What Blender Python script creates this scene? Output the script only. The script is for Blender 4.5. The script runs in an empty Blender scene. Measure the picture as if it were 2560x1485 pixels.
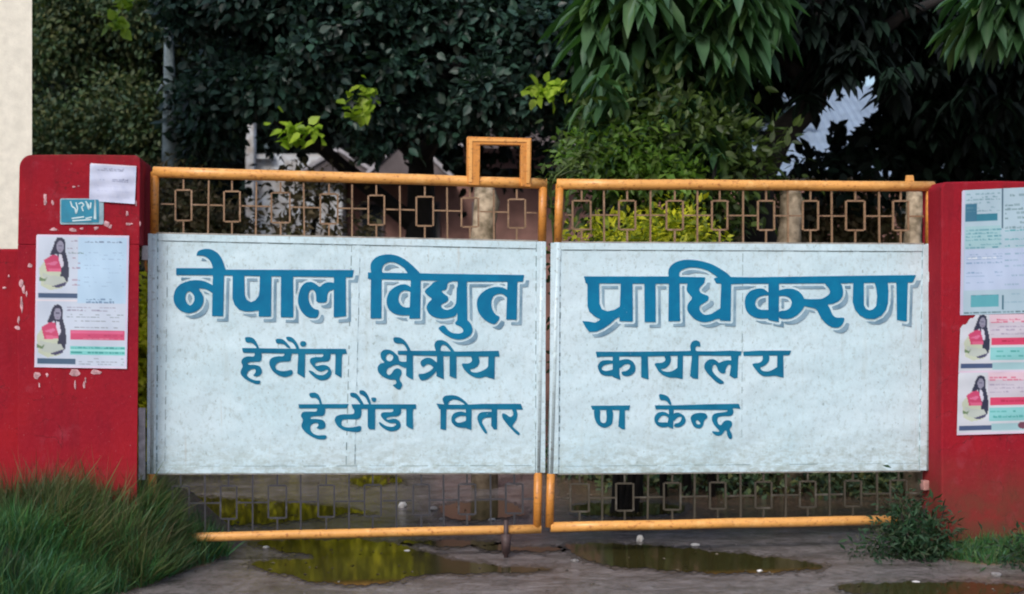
import bpy, bmesh, math, random
import numpy as np
from mathutils import Vector
random.seed(7); rng = np.random.default_rng(7)
sc = bpy.context.scene
col = sc.collection

# ------------------------------------------------------------------ camera, sky, sun, exposure
F = 3456.0; CX = 1280.0; CY = 742.5; EYE = 1.5
cd = bpy.data.cameras.new('camera'); cam = bpy.data.objects.new('camera', cd); col.objects.link(cam)
cam.location = (0, 0, EYE); cam.rotation_euler = (math.radians(90), 0, 0)
cd.sensor_width = 36; cd.lens = F/2560*36; cd.clip_start = .05; cd.clip_end = 2000
sc.camera = cam
cd.dof.use_dof = True; cd.dof.focus_distance = 7.9; cd.dof.aperture_fstop = 1.9
SUN_EL, SUN_AZ = 42, 205          # light from behind the camera, a little to the left, veiled by cloud
w = bpy.data.worlds.new('World'); sc.world = w; w.use_nodes = True
nt = w.node_tree; bg = nt.nodes['Background']
sky = nt.nodes.new('ShaderNodeTexSky'); sky.sky_type = 'NISHITA'; sky.sun_disc = False
sky.sun_elevation = math.radians(SUN_EL); sky.sun_rotation = math.radians(SUN_AZ)
sky.air_density = 1.0; sky.dust_density = 3.0; sky.ozone_density = 1.0
nt.links.new(sky.outputs[0], bg.inputs[0]); bg.inputs[1].default_value = .13
sl = bpy.data.lights.new('sun', 'SUN'); so = bpy.data.objects.new('sun', sl); col.objects.link(so)
sl.energy = 1.35; sl.angle = math.radians(14); sl.color = (1, .975, .94)
az = math.radians(SUN_AZ); el = math.radians(SUN_EL)
sv = Vector((math.sin(az)*math.cos(el), math.cos(az)*math.cos(el), math.sin(el)))
so.rotation_euler = sv.to_track_quat('Z', 'Y').to_euler()
sc.view_settings.view_transform = 'Standard'; sc.view_settings.look = 'None'
sc.view_settings.exposure = 0.38; sc.view_settings.gamma = 1; sc.view_settings.use_curve_mapping = False
sc.render.engine = 'CYCLES'; sc.cycles.filter_width = 2.0

# ------------------------------------------------------------------ helpers
K = .137
NRM = Vector((-K, 1, 0)).normalized()
def G(x, y, off=0.0):                       # photo pixel -> point on the gate's plane (off metres nearer)
    t = (x-CX)/F; s = (CY-y)/F
    Y = (8-off*math.sqrt(1+K*K))/(1-K*t)
    return Vector((t*Y, Y, EYE+s*Y))
def GA(xy, off=0.0):
    xy = np.asarray(xy, float); t = (xy[:, 0]-CX)/F; s = (CY-xy[:, 1])/F
    Y = (8-np.asarray(off)*math.sqrt(1+K*K))/(1-K*t)
    return np.stack([t*Y, Y, EYE+s*Y], 1)
def at(x, y, Y):
    return Vector(((x-CX)/F*Y, Y, EYE+(CY-y)/F*Y))
def gnd(x, y, z=0.0):
    Y = (EYE-z)*F/(y-CY); return Vector(((x-CX)/F*Y, Y, z))
def lin(c):
    c = np.asarray(c, float)/255.
    return np.where(c <= .04045, c/12.92, ((c+.055)/1.055)**2.4)
def props(o, label=None, cat=None, group=None, kind=None):
    if label: o['label'] = label
    if cat: o['category'] = cat
    if group: o['group'] = group
    if kind: o['kind'] = kind
    return o
def empty(name, loc, **kw):
    o = bpy.data.objects.new(name, None); col.objects.link(o); o.location = loc; o.empty_display_size = .1
    return props(o, **kw)
def link(name, me, mats=None, parent=None, **kw):
    o = bpy.data.objects.new(name, me); col.objects.link(o)
    if mats is not None:
        for m in (mats if isinstance(mats, (list, tuple)) else [mats]): me.materials.append(m)
    if parent is not None:
        o.parent = parent
        L = Vector(parent.location)
        if parent.parent: L = L + Vector(parent.parent.location)
        o.location = -L
    return props(o, **kw)
def mesh_py(name, vs, fs, smooth=False):
    me = bpy.data.meshes.new(name); me.from_pydata([tuple(v) for v in vs], [], fs); me.update()
    if smooth:
        for p in me.polygons: p.use_smooth = True
    return me
def mesh_np(name, V, Fl, counts, smooth=False):
    me = bpy.data.meshes.new(name)
    me.vertices.add(len(V)); me.vertices.foreach_set('co', np.ascontiguousarray(V, np.float32).ravel())
    me.loops.add(len(Fl)); me.loops.foreach_set('vertex_index', np.ascontiguousarray(Fl, np.int32))
    st = np.concatenate([[0], np.cumsum(counts)[:-1]]).astype(np.int32)
    me.polygons.add(len(counts)); me.polygons.foreach_set('loop_start', st)
    me.polygons.foreach_set('loop_total', np.asarray(counts, np.int32))
    if smooth: me.polygons.foreach_set('use_smooth', np.ones(len(counts), bool))
    me.update(calc_edges=True); me.validate(); return me
def bevelled(me, w=.003, seg=2):
    bm = bmesh.new(); bm.from_mesh(me); bmesh.ops.recalc_face_normals(bm, faces=bm.faces)
    bmesh.ops.bevel(bm, geom=[e for e in bm.edges if e.calc_face_angle(0) > .5], offset=w, segments=seg, affect='EDGES', profile=.5)
    bm.to_mesh(me); bm.free(); return me
def prism(name, px, off, depth, mat, parent=None, bev=0.0, **kw):
    """polygon given in photo pixels on the gate plane, thickened away from the camera"""
    f = [G(x, y, off) for x, y in px]; n = len(f); vs = f+[p+NRM*depth for p in f]
    fs = [tuple(range(n)), tuple(range(2*n-1, n-1, -1))]+[(i, i+n, (i+1) % n+n, (i+1) % n) for i in range(n)]
    me = mesh_py(name, vs, fs)
    if bev: bevelled(me, bev)
    else:
        bm = bmesh.new(); bm.from_mesh(me); bmesh.ops.recalc_face_normals(bm, faces=bm.faces); bm.to_mesh(me); bm.free()
    return link(name, me, mat, parent, **kw)
def box_mesh(name, a, b, bev=0.0):
    x0, y0, z0 = a; x1, y1, z1 = b
    vs = [(x, y, z) for z in (z0, z1) for y in (y0, y1) for x in (x0, x1)]
    fs = [(0, 2, 3, 1), (4, 5, 7, 6), (0, 1, 5, 4), (2, 6, 7, 3), (0, 4, 6, 2), (1, 3, 7, 5)]
    me = mesh_py(name, vs, fs)
    if bev: bevelled(me, bev)
    return me
def tube_geo(pts, rads, seg=10, wob=0.0):
    vs = []; fs = []; n = len(pts)
    pts = [Vector(p) for p in pts]
    for i, p in enumerate(pts):
        d = (pts[min(i+1, n-1)]-pts[max(i-1, 0)]).normalized()
        u = d.cross(Vector((0, 1, .13))); u = u if u.length > .01 else d.cross(Vector((1, 0, 0)))
        u.normalize(); v = d.cross(u)
        for k in range(seg):
            a = 2*math.pi*k/seg; r = rads[i]*(1+(random.uniform(-wob, wob) if wob else 0))
            vs.append(p+(u*math.cos(a)+v*math.sin(a))*r)
    for i in range(n-1):
        for k in range(seg):
            fs.append((i*seg+k, i*seg+(k+1) % seg, (i+1)*seg+(k+1) % seg, (i+1)*seg+k))
    fs.append(tuple(range(seg-1, -1, -1))); fs.append(tuple((n-1)*seg+k for k in range(seg)))
    return vs, fs
def multi_tube(name, specs, mat, parent=None, seg=10, wob=0.0, **kw):
    V = []; Fc = []
    for pts, rads in specs:
        v, f = tube_geo(pts, rads, seg, wob); b = len(V); V += v; Fc += [tuple(i+b for i in q) for q in f]
    me = mesh_py(name, V, Fc, True)
    return link(name, me, mat, parent, **kw)
def pipe(name, p0, p1, r, mat, parent=None, seg=18, bends=0, **kw):
    n = 2+bends; pts = []
    for i in range(n):
        t = i/(n-1); p = p0.lerp(p1, t)
        if 0 < i < n-1: p = p+Vector((0, random.uniform(-.002, .002), random.uniform(-.0025, .0025)))
        pts.append(p)
    return multi_tube(name, [(pts, [r]*n)], mat, parent, seg, **kw)

# ------------------------------------------------------------------ materials
def nodes(name):
    m = bpy.data.materials.new(name); m.use_nodes = True
    return m, m.node_tree, m.node_tree.nodes['Principled BSDF']
def add(nt, t, **kw):
    n = nt.nodes.new(t)
    for k, v in kw.items(): setattr(n, k, v)
    return n
def coords(nt, scale=(1, 1, 1)):
    tc = add(nt, 'ShaderNodeNewGeometry'); mp = add(nt, 'ShaderNodeMapping'); mp.inputs['Scale'].default_value = scale
    nt.links.new(tc.outputs['Position'], mp.inputs[0]); return mp.outputs[0]
def noise(nt, vec, scale, detail=5, rough=.55):
    n = add(nt, 'ShaderNodeTexNoise'); n.inputs['Scale'].default_value = scale
    n.inputs['Detail'].default_value = detail; n.inputs['Roughness'].default_value = rough
    nt.links.new(vec, n.inputs['Vector']); return n.outputs['Fac']
def ramp(nt, fac, stops):
    r = add(nt, 'ShaderNodeValToRGB'); e = r.color_ramp.elements
    while len(e) < len(stops): e.new(.5)
    for i, (p, c) in enumerate(stops):
        e[i].position = p; e[i].color = (*c, 1) if len(c) == 3 else c
    nt.links.new(fac, r.inputs[0]); return r.outputs[0]
def mix(nt, fac, a, b, mode='MIX'):
    m = add(nt, 'ShaderNodeMix', data_type='RGBA', blend_type=mode)
    for s, v in ((m.inputs[0], fac), (m.inputs[6], a), (m.inputs[7], b)):
        if isinstance(v, (int, float)): s.default_value = v
        elif isinstance(v, (tuple, list, np.ndarray)): s.default_value = (*v, 1)
        else: nt.links.new(v, s)
    return m.outputs[2]
def math_n(nt, op, a, b=0.0):
    m = add(nt, 'ShaderNodeMath', operation=op)
    for i, v in enumerate((a, b)):
        if isinstance(v, (int, float)): m.inputs[i].default_value = v
        else: nt.links.new(v, m.inputs[i])
    return m.outputs[0]
def bump(nt, bsdf, h, strength, dist=.01):
    b = add(nt, 'ShaderNodeBump'); b.inputs['Strength'].default_value = strength; b.inputs['Distance'].default_value = dist
    nt.links.new(h, b.inputs['Height']); nt.links.new(b.outputs[0], bsdf.inputs['Normal'])
def BW(v): return (v, v, v)
def simple(name, c, rough=.6, var=.25, scale=8, bmp=.2, c2=None, spec=.5, metal=0):
    m, nt, b = nodes(name); c = np.array(c); v = coords(nt)
    n = noise(nt, v, scale, 6)
    c2 = np.array(c2) if c2 is not None else c*(1-var)
    nt.links.new(ramp(nt, n, [(.35, tuple(c2)), (.65, tuple(np.minimum(c*(1+var*.4), .95)))]), b.inputs['Base Color'])
    b.inputs['Roughness'].default_value = rough; b.inputs['Metallic'].default_value = metal
    b.inputs['Specular IOR Level'].default_value = spec
    bump(nt, b, noise(nt, v, scale*6, 4), bmp, .004); return m

def painted_pipe(name, base, rust):
    m, nt, b = nodes(name); v = coords(nt)
    big = noise(nt, v, 5, 6, .6); fine = noise(nt, coords(nt, (1, 1, 1.6)), 38, 6, .65)
    c = mix(nt, ramp(nt, big, [(.38, BW(0)), (.62, BW(1))]), tuple(np.array(base)*.82), base)
    c = mix(nt, ramp(nt, fine, [(.54, BW(0)), (.66, BW(.85))]), c, rust)
    c = mix(nt, ramp(nt, noise(nt, v, 14, 6, .7), [(.56, BW(0)), (.66, BW(.55))]), c, tuple(np.minimum(np.array(base)*1.15+.08, .9)))
    nt.links.new(c, b.inputs['Base Color']); b.inputs['Roughness'].default_value = .38
    bump(nt, b, fine, .35, .003); return m
M = {}
M['orange'] = painted_pipe('orange enamel', (.80, .39, .105), (.34, .11, .03))
M['orange_deep'] = painted_pipe('deep orange enamel', (.62, .25, .045), (.22, .07, .02))
M['grille'] = painted_pipe('faded ochre bar paint', (.27, .165, .095), (.09, .04, .025))
M['grille_low'] = painted_pipe('dark lower bar paint', (.065, .055, .04), (.03, .025, .018))  # same bars below the right sheet, in a darker tone than above
M['grille_dark'] = painted_pipe('silhouette bar paint', (.045, .045, .055), (.02, .018, .016))  # left leaf's lower bars: their dark silhouette is put into the colour
M['white_pipe'] = painted_pipe('white enamel on pipe', (.54, .68, .74), (.28, .33, .34))
# weathered white sheet
m, nt, b = nodes('weathered white sheet'); v = coords(nt)
big = noise(nt, v, 1.6, 5, .6); mid = noise(nt, coords(nt, (1, 1, .8)), 38, 6, .75); strk = noise(nt, coords(nt, (1, 1, .12)), 14, 5, .6)
spk = noise(nt, coords(nt, (1, 1, .6)), 55, 4, .6)
c = mix(nt, ramp(nt, big, [(.3, BW(0)), (.7, BW(1))]), (.50, .68, .765), (.58, .72, .80))
c = mix(nt, ramp(nt, mid, [(.35, BW(.8)), (.48, BW(0))]), c, (.40, .51, .54))
c = mix(nt, ramp(nt, mid, [(.55, BW(0)), (.72, BW(.5))]), c, (.70, .84, .92))
c = mix(nt, ramp(nt, strk, [(.58, BW(0)), (.74, BW(.35))]), c, (.40, .47, .46))
c = mix(nt, ramp(nt, noise(nt, coords(nt, (1, 1, .05)), 26, 3, .5), [(.68, BW(0)), (.76, BW(.35))]), c, (.42, .36, .28))
sx = add(nt, 'ShaderNodeSeparateXYZ'); gg = add(nt, 'ShaderNodeNewGeometry'); nt.links.new(gg.outputs['Position'], sx.inputs[0])
low = add(nt, 'ShaderNodeMapRange'); nt.links.new(sx.outputs[2], low.inputs[0]); low.inputs[1].default_value = .75; low.inputs[2].default_value = .45
lowm = math_n(nt, 'MULTIPLY', low.outputs[0], ramp(nt, noise(nt, coords(nt, (1, 1, 2.2)), 16, 6, .7), [(.42, BW(0)), (.6, BW(1))]))
c = mix(nt, math_n(nt, 'MULTIPLY', lowm, .8), c, (.30, .36, .33))
c = mix(nt, ramp(nt, spk, [(.64, BW(0)), (.71, BW(.7))]), c, (.22, .30, .31))
nt.links.new(c, b.inputs['Base Color']); b.inputs['Roughness'].default_value = .5
bump(nt, b, math_n(nt, 'ADD', mid, math_n(nt, 'MULTIPLY', noise(nt, coords(nt, (1, 1, 1.4)), 2.6, 2), 14)), .35, .006); M['sheet'] = m
M['seam'] = simple('dark seam lines', (.17, .25, .28), .8, .3, 30)
M['dirty_trim'] = simple('grimy trim bar', (.35, .33, .30), .6, .4, 20, .4)
# lettering paint
def lettering(name, a, a2):
    m, nt, b = nodes(name); v = coords(nt)
    c = mix(nt, ramp(nt, noise(nt, v, 9, 5, .65), [(.35, BW(0)), (.65, BW(1))]), a, a2)
    c = mix(nt, ramp(nt, noise(nt, v, 60, 4, .6), [(.70, BW(0)), (.76, BW(.55))]), c, (.35, .5, .6))
    nt.links.new(c, b.inputs['Base Color']); b.inputs['Roughness'].default_value = .6; b.inputs['Specular IOR Level'].default_value = .18; return m
M['blue'] = lettering('blue lettering paint', (.0008, .135, .285), (.001, .175, .34))
M['blue_small'] = lettering('blue lettering paint thinner', (.002, .12, .235), (.006, .165, .295))
M['shade_paint'] = lettering('grey blue letter shade paint', (.13, .24, .34), (.27, .40, .50))
# red wall
def redwall(name, base, dark):
    m, nt, b = nodes(name); v = coords(nt)
    big = noise(nt, v, 2.2, 6, .6); fine = noise(nt, v, 45, 5, .6); patch = noise(nt, v, 7, 6, .65)
    c = mix(nt, ramp(nt, big, [(.32, BW(0)), (.68, BW(1))]), dark, base)
    c = mix(nt, ramp(nt, fine, [(.45, BW(0)), (.75, BW(.35))]), c, tuple(np.array(base)*np.array((1.15, 1.9, 1.9))))
    c = mix(nt, ramp(nt, patch, [(.58, BW(0)), (.72, BW(.5))]), c, (.34, .05, .075))
    c = mix(nt, ramp(nt, noise(nt, coords(nt, (1, 1, .15)), 9, 6, .65), [(.52, BW(0)), (.72, BW(.5))]), c, (.13, .012, .018))
    vor = add(nt, 'ShaderNodeTexVoronoi', feature='DISTANCE_TO_EDGE'); vor.inputs['Scale'].default_value = 2.3
    wv3 = add(nt, 'ShaderNodeVectorMath', operation='ADD'); nz = add(nt, 'ShaderNodeTexNoise'); nz.inputs['Scale'].default_value = 3.0; nz.inputs['Detail'].default_value = 8; nt.links.new(v, nz.inputs['Vector']); nt.links.new(v, wv3.inputs[0]); nt.links.new(nz.outputs['Color'], wv3.inputs[1]); nt.links.new(wv3.outputs[0], vor.inputs['Vector'])
    c = mix(nt, math_n(nt, 'MULTIPLY', ramp(nt, vor.outputs['Distance'], [(0, BW(.8)), (.009, BW(0))]), ramp(nt, patch, [(.45, BW(0)), (.58, BW(1))])), c, (.05, .012, .014))
    c = mix(nt, ramp(nt, noise(nt, v, 90, 3, .6), [(.70, BW(0)), (.75, BW(.6))]), c, (.45, .22, .22))
    sx = add(nt, 'ShaderNodeSeparateXYZ'); gg = add(nt, 'ShaderNodeNewGeometry'); nt.links.new(gg.outputs['Position'], sx.inputs[0])
    mud = add(nt, 'ShaderNodeMapRange'); nt.links.new(sx.outputs[2], mud.inputs[0]); mud.inputs[1].default_value = .62; mud.inputs[2].default_value = .2
    c = mix(nt, math_n(nt, 'MULTIPLY', mud.outputs[0], ramp(nt, noise(nt, v, 6, 6, .7), [(.3, BW(.3)), (.6, BW(.9))])), c, (.11, .05, .03))
    top = add(nt, 'ShaderNodeMapRange'); nt.links.new(sx.outputs[2], top.inputs[0]); top.inputs[1].default_value = 2.23; top.inputs[2].default_value = 2.33
    c = mix(nt, math_n(nt, 'MULTIPLY', top.outputs[0], ramp(nt, noise(nt, v, 8, 6, .7), [(.35, BW(.2)), (.6, BW(.95))])), c, (.06, .045, .03))
    nt.links.new(c, b.inputs['Base Color']); b.inputs['Roughness'].default_value = .9; b.inputs['Specular IOR Level'].default_value = .15
    bump(nt, b, math_n(nt, 'ADD', fine, math_n(nt, 'MULTIPLY', big, 2)), .4, .006); return m
M['red'] = redwall('red painted plaster', (.32, .012, .021), (.22, .008, .022))
M['beige'] = simple('beige plaster', (.70, .68, .60), .85, .12, 14, .5)
M['iron'] = simple('rusty dark iron', (.06, .035, .035), .6, .4, 30, .4)
M['lug'] = simple('white hinge paint', (.62, .62, .64), .5, .3, 30)
M['scrap'] = simple('torn paper remnants', (.62, .36, .40), .9, .45, 40)
M['litter'] = simple('pale litter', (.62, .60, .58), .8, .3, 30)
M['stone'] = simple('grey stone', (.20, .19, .19), .8, .4, 20, .5)
M['bark'] = simple('dark bark', (.016, .013, .013), .9, .5, 10, .8)
M['pale_bark'] = simple('pale peeling bark', (.40, .32, .23), .9, .4, 13, .8, c2=(.13, .10, .06))
M['pole'] = simple('grey lichened trunk', (.26, .33, .36), .8, .4, 8, .4, c2=(.12, .16, .17))
M['hall'] = simple('dull maroon plaster', (.27, .14, .115), .85, .35, 3, .3)
M['hallwhite'] = simple('white lime plaster', (.62, .66, .70), .8, .3, 6, .3, c2=(.42, .38, .34))
M['roof'] = simple('weathered tin roof', (.13, .105, .11), .6, .35, 4, .3)
M['verge'] = simple('pale verge board', (.45, .43, .46), .6, .3, 14, .3)
M['glass'] = simple('dark window glass', (.02, .025, .03), .1, .2, 2, 0)
M['signblue'] = simple('cyan enamel plate', (.01, .22, .36), .35, .15, 20, .1)
M['signwhite'] = simple('white sign paint', (.55, .72, .78), .5, .15, 30, .1)
M['rim'] = simple('grey plate rim', (.26, .40, .48), .4, .2, 20, .1)
def leafmat(name, cs, rough=.42, trans=.18):
    m, nt, b = nodes(name); g = add(nt, 'ShaderNodeNewGeometry')
    c = ramp(nt, g.outputs['Random Per Island'], [(i/(max(1, len(cs)-1)), c) for i, c in enumerate(cs)])
    pn = noise(nt, coords(nt), 2.2, 3)
    c = mix(nt, .75, c, ramp(nt, pn, [(.34, BW(.4)), (.64, BW(1.0))]), 'MULTIPLY')
    nt.links.new(c, b.inputs['Base Color']); b.inputs['Roughness'].default_value = rough
    b.inputs['Specular IOR Level'].default_value = .12 if 'very dark' in name else .4
    tr = add(nt, 'ShaderNodeBsdfTranslucent'); nt.links.new(mix(nt, 1.0, c, (1.3, 1.5, .6), 'MULTIPLY'), tr.inputs[0])
    ms = add(nt, 'ShaderNodeMixShader'); ms.inputs[0].default_value = trans
    nt.links.new(b.outputs[0], ms.inputs[1]); nt.links.new(tr.outputs[0], ms.inputs[2])
    nt.links.new(ms.outputs[0], nt.nodes['Material Output'].inputs[0]); return m
M['leaf_dark'] = leafmat('dark broad leaves', [(.012, .024, .022), (.022, .052, .042), (.034, .085, .058), (.05, .10, .085)])
M['leaf_olive'] = leafmat('olive fine leaves', [(.045, .095, .05), (.07, .13, .05), (.14, .15, .05), (.05, .12, .085)], .6)
M['leaf_mango'] = leafmat('long hanging leaves', [(.035, .09, .035), (.06, .15, .055), (.09, .19, .11), (.09, .17, .04)], .45, .35)
M['leaf_shrub'] = leafmat('bright shrub leaves', [(.035, .07, .015), (.06, .10, .02), (.08, .13, .025), (.03, .05, .02)], .5, .3)
M['leaf_fresh'] = leafmat('fresh green leaves', [(.06, .14, .02), (.12, .24, .03), (.16, .26, .04)], .5, .35)
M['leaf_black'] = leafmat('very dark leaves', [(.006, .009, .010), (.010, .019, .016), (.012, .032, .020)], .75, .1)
M['leaf_lime'] = leafmat('lime leaves coloured as lit', [(.26, .42, .03), (.40, .55, .05), (.22, .36, .03)], .5, .35)  # light catching single leaf clumps is put into this lime colour
M['leaf_yellow'] = leafmat('yellow green hedge leaves', [(.75, .68, .012), (.60, .60, .015), (.85, .74, .02), (.40, .44, .015)], .6, .4)
M['leaf_yellowgreen'] = leafmat('yellow green bush leaves', [(.45, .46, .02), (.62, .60, .02), (.28, .34, .02), (.12, .18, .02)], .6, .35)
M['leaf_weed'] = leafmat('dark weed leaves', [(.015, .045, .02), (.02, .07, .03), (.03, .08, .03), (.05, .06, .03)], .6, .25)
M['leaf_brown'] = leafmat('brownish undergrowth leaves', [(.20, .14, .08), (.12, .13, .06), (.26, .19, .11), (.08, .09, .04)], .6, .2)
M['grass'] = leafmat('grass blades', [(.03, .13, .035), (.055, .21, .075), (.08, .22, .05), (.14, .20, .06), (.10, .31, .19)], .55, .25)
M['grass_dry'] = leafmat('dry olive grass blades', [(.13, .11, .05), (.09, .13, .04), (.06, .12, .03), (.17, .14, .07)], .6, .25)
# ground
def groundmat(name, wet):
    m, nt, b = nodes(name); v = coords(nt)
    big = noise(nt, v, .9, 6, .6); mid = noise(nt, v, 6, 7, .65); fine = noise(nt, v, 60, 5, .7)
    conc = mix(nt, ramp(nt, mid, [(.3, BW(0)), (.7, BW(1))]), (.11, .092, .09), (.27, .24, .24))
    mud = mix(nt, ramp(nt, mid, [(.3, BW(0)), (.7, BW(1))]), (.10, .062, .042), (.20, .13, .085))
    sx = add(nt, 'ShaderNodeSeparateXYZ'); nt.links.new(v, sx.inputs[0])
    back = add(nt, 'ShaderNodeMapRange'); nt.links.new(sx.outputs[1], back.inputs[0]); back.inputs[1].default_value = 8.2; back.inputs[2].default_value = 9.0
    rgt = add(nt, 'ShaderNodeMapRange'); nt.links.new(sx.outputs[0], rgt.inputs[0]); rgt.inputs[1].default_value = -.4; rgt.inputs[2].default_value = .7
    near = math_n(nt, 'ADD', math_n(nt, 'MULTIPLY', sx.outputs[0], .14), math_n(nt, 'MULTIPLY', sx.outputs[1], -.60))
    near = math_n(nt, 'MULTIPLY', math_n(nt, 'ADD', near, 4.32), math_n(nt, 'SUBTRACT', 1.0, back.outputs[0]))
    a = math_n(nt, 'ADD', near, math_n(nt, 'MULTIPLY', math_n(nt, 'MULTIPLY', back.outputs[0], rgt.outputs[0]), .5))
    a = math_n(nt, 'ADD', math_n(nt, 'ADD', a, -.05), math_n(nt, 'MULTIPLY', big, .7))
    f = ramp(nt, a, [(.48, BW(0)), (.72, BW(1))]) if wet else BW(1)
    c = mix(nt, f, conc, mud) if wet else mud
    c = mix(nt, ramp(nt, noise(nt, coords(nt, (.6, 1.6, 1)), 2.6, 7, .7), [(.38, BW(.7)), (.5, BW(0))]), c, (.08, .068, .064))
    c = mix(nt, ramp(nt, noise(nt, v, 18, 7, .7), [(.36, BW(.7)), (.5, BW(0))]), c, (.06, .05, .042))
    c = mix(nt, ramp(nt, fine, [(.58, BW(0)), (.70, BW(.7))]), c, (.30, .28, .26))
    c = mix(nt, ramp(nt, fine, [(.25, BW(.7)), (.38, BW(0))]), c, (.025, .02, .018))
    nt.links.new(c, b.inputs['Base Color'])
    nt.links.new(ramp(nt, noise(nt, v, 3.5, 5, .6), [(.42, BW(.05)), (.62, BW(.26))]) if wet else ramp(nt, mid, [(.3, BW(.6)), (.7, BW(.9))]), b.inputs['Roughness'])
    bump(nt, b, math_n(nt, 'ADD', math_n(nt, 'MULTIPLY', fine, .5), mid), .45, .02); return m
M['drive'] = groundmat('wet concrete and mud', True); M['earth'] = groundmat('bare earth', False)
m, nt, b = nodes('muddy rain water'); v = coords(nt)
nt.links.new(mix(nt, noise(nt, v, 3, 4), (.028, .026, .006), (.05, .044, .016)), b.inputs['Base Color'])
b.inputs['Roughness'].default_value = .075; b.inputs['IOR'].default_value = 1.33; b.inputs['Specular IOR Level'].default_value = .9
bump(nt, b, noise(nt, coords(nt), 5, 2), .06, .004); M['water'] = m
m, nt, b = nodes('printed paper'); at_ = add(nt, 'ShaderNodeAttribute', attribute_name='Col')
nt.links.new(at_.outputs['Color'], b.inputs['Base Color']); b.inputs['Roughness'].default_value = .55
bump(nt, b, noise(nt, coords(nt), 25, 3), .25, .004); M['print'] = m

# ------------------------------------------------------------------ setting: ground
link('ground', mesh_py('ground', [(-150, -20, -.01), (150, -20, -.01), (150, 300, -.01), (-150, 300, -.01)], [(0, 1, 2, 3)]), M['earth'], kind='structure')
def sheet_grid(name, x0, x1, y0, y1, nx, ny, hf, mat, **kw):
    X, Y = np.meshgrid(np.linspace(x0, x1, nx), np.linspace(y0, y1, ny)); Z = hf(X, Y)
    V = np.stack([X.ravel(), Y.ravel(), Z.ravel()], 1)
    i = (np.arange(ny-1)[:, None]*nx+np.arange(nx-1)[None]).ravel()
    Fq = np.stack([i, i+1, i+nx+1, i+nx], 1)
    return link(name, mesh_np(name, V, Fq.ravel(), np.full(len(Fq), 4), True), mat, **kw)
sheet_grid('driveway', -6, 6, 1.5, 19, 60, 90, lambda X, Y: 0*X+.0, M['drive'], kind='structure')
def sm(t): t = np.clip(t, 0, 1); return t*t*(3-2*t)
def wob(X, Y): return .5*np.sin(7*X+3*Y)+.3*np.sin(13*X-9*Y+1)+.2*np.sin(23*Y+4*X)
def bankL(X, Y):
    xb = -1.60-.42*np.clip((7.75-Y), 0, 2)+.05*wob(X, Y)
    return .35*sm((xb-X)/.52)+.03*wob(X*1.7, Y*1.7)*sm((xb-X)/.3)-.02
def bankR(X, Y):
    xb = 2.2+.16*wob(X, Y); yb = 7.62+.08*wob(Y, X)
    return .09*sm((X-xb)/.9)*sm((Y-yb)/.35)-.02
sheet_grid('grass_bank', -6, -1.3, 5.6, 8.6, 90, 60, bankL, M['earth'], kind='structure')
sheet_grid('grass_bank', 1.9, 6, 7.2, 9, 80, 40, bankR, M['earth'], kind='structure')

def chaikin(p, it=2):
    p = np.array(p, float)
    for _ in range(it):
        q = np.roll(p, -1, 0); a = .78*p+.22*q; c = .22*p+.78*q
        p = np.empty((2*len(a), 2)); p[0::2] = a; p[1::2] = c
    return p
puddles = [
 [(640,1350),(760,1350),(900,1347),(1000,1360),(1080,1387),(1180,1408),(1300,1420),(1390,1418),(1360,1430),(1180,1432),(1010,1438),(985,1458),(880,1462),(780,1454),(690,1430),(615,1412),(640,1402),(790,1396),(770,1384),(690,1376),(645,1362)],
 [(440,1242),(560,1245),(760,1258),(900,1275),(930,1283),(830,1286),(790,1298),(640,1310),(460,1320),(380,1290),(390,1245)],
 [(1400,1357),(1600,1360),(1750,1374),(1850,1385),(2000,1400),(2080,1420),(1900,1432),(1750,1432),(1640,1422),(1520,1415),(1470,1400),(1420,1380)],
 [(1155,1361),(1300,1366),(1430,1372),(1350,1379),(1230,1375)],
 [(870,1197),(930,1189),(1000,1190),(1012,1204),(940,1215),(880,1210)],
 [(1100,1264),(1180,1252),(1290,1254),(1320,1288),(1200,1300),(1110,1300)],
 [(1000,1352),(1120,1350),(1230,1352),(1240,1362),(1130,1366),(1050,1362)],
 [(1420,1262),(1560,1256),(1720,1260),(1700,1284),(1560,1292),(1440,1286)],
 [(2060,1462),(2250,1455),(2450,1455),(2600,1470),(2500,1490),(2150,1488)]]
PUDDLES = puddles

# ------------------------------------------------------------------ setting: walls and pillars
xe = at(80, 0, 9.5).x; wv_ = [(-9, 9.5, 0), (xe, 9.5, 0), (xe-.09, 9.72, 0), (-9, 9.72, 0)]
beige = link('plastered_wall', mesh_py('plastered_wall', wv_+[(a, b_, 6.5) for a, b_, _ in wv_], [(3, 2, 1, 0), (4, 5, 6, 7), (0, 1, 5, 4), (1, 2, 6, 5), (2, 3, 7, 6), (3, 0, 4, 7)]), M['beige'],
    label='tall beige plastered wall rising behind the left red pillar', cat='wall')
bw = prism('boundary_wall', [(-900, 622), (60, 622), (60, 1430), (-900, 1430)], .12, .25, M['red'], bev=.012,
    label='low red painted boundary wall running left from the gate pillar', cat='wall')
pl = empty('gate_pillar', G(200, 1400, 0), label='red gate pillar on the left with woman portrait poster and blue number plate', cat='pillar')
def arc(cx, cy, rx, ry, a0, a1, n=7): return [(cx+rx*math.cos(math.radians(a0+(a1-a0)*i/n)), cy-ry*math.sin(math.radians(a0+(a1-a0)*i/n))) for i in range(n+1)]
prism('shaft', arc(78, 420, 30, 33, 180, 90)+[(200, 386)]+arc(336, 404, 15, 16, 90, 0)+[(349, 612), (44, 612)], .2, .5, M['red'], pl, .006)
fr = [G(44, 612.1, .2), G(348.5, 612.1, .2), G(341, 1430, .2), G(44, 1430, .2)]; bk = [p+NRM*.3 for p in fr]
for i_ in (1, 2): bk[i_].x -= .115
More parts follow.
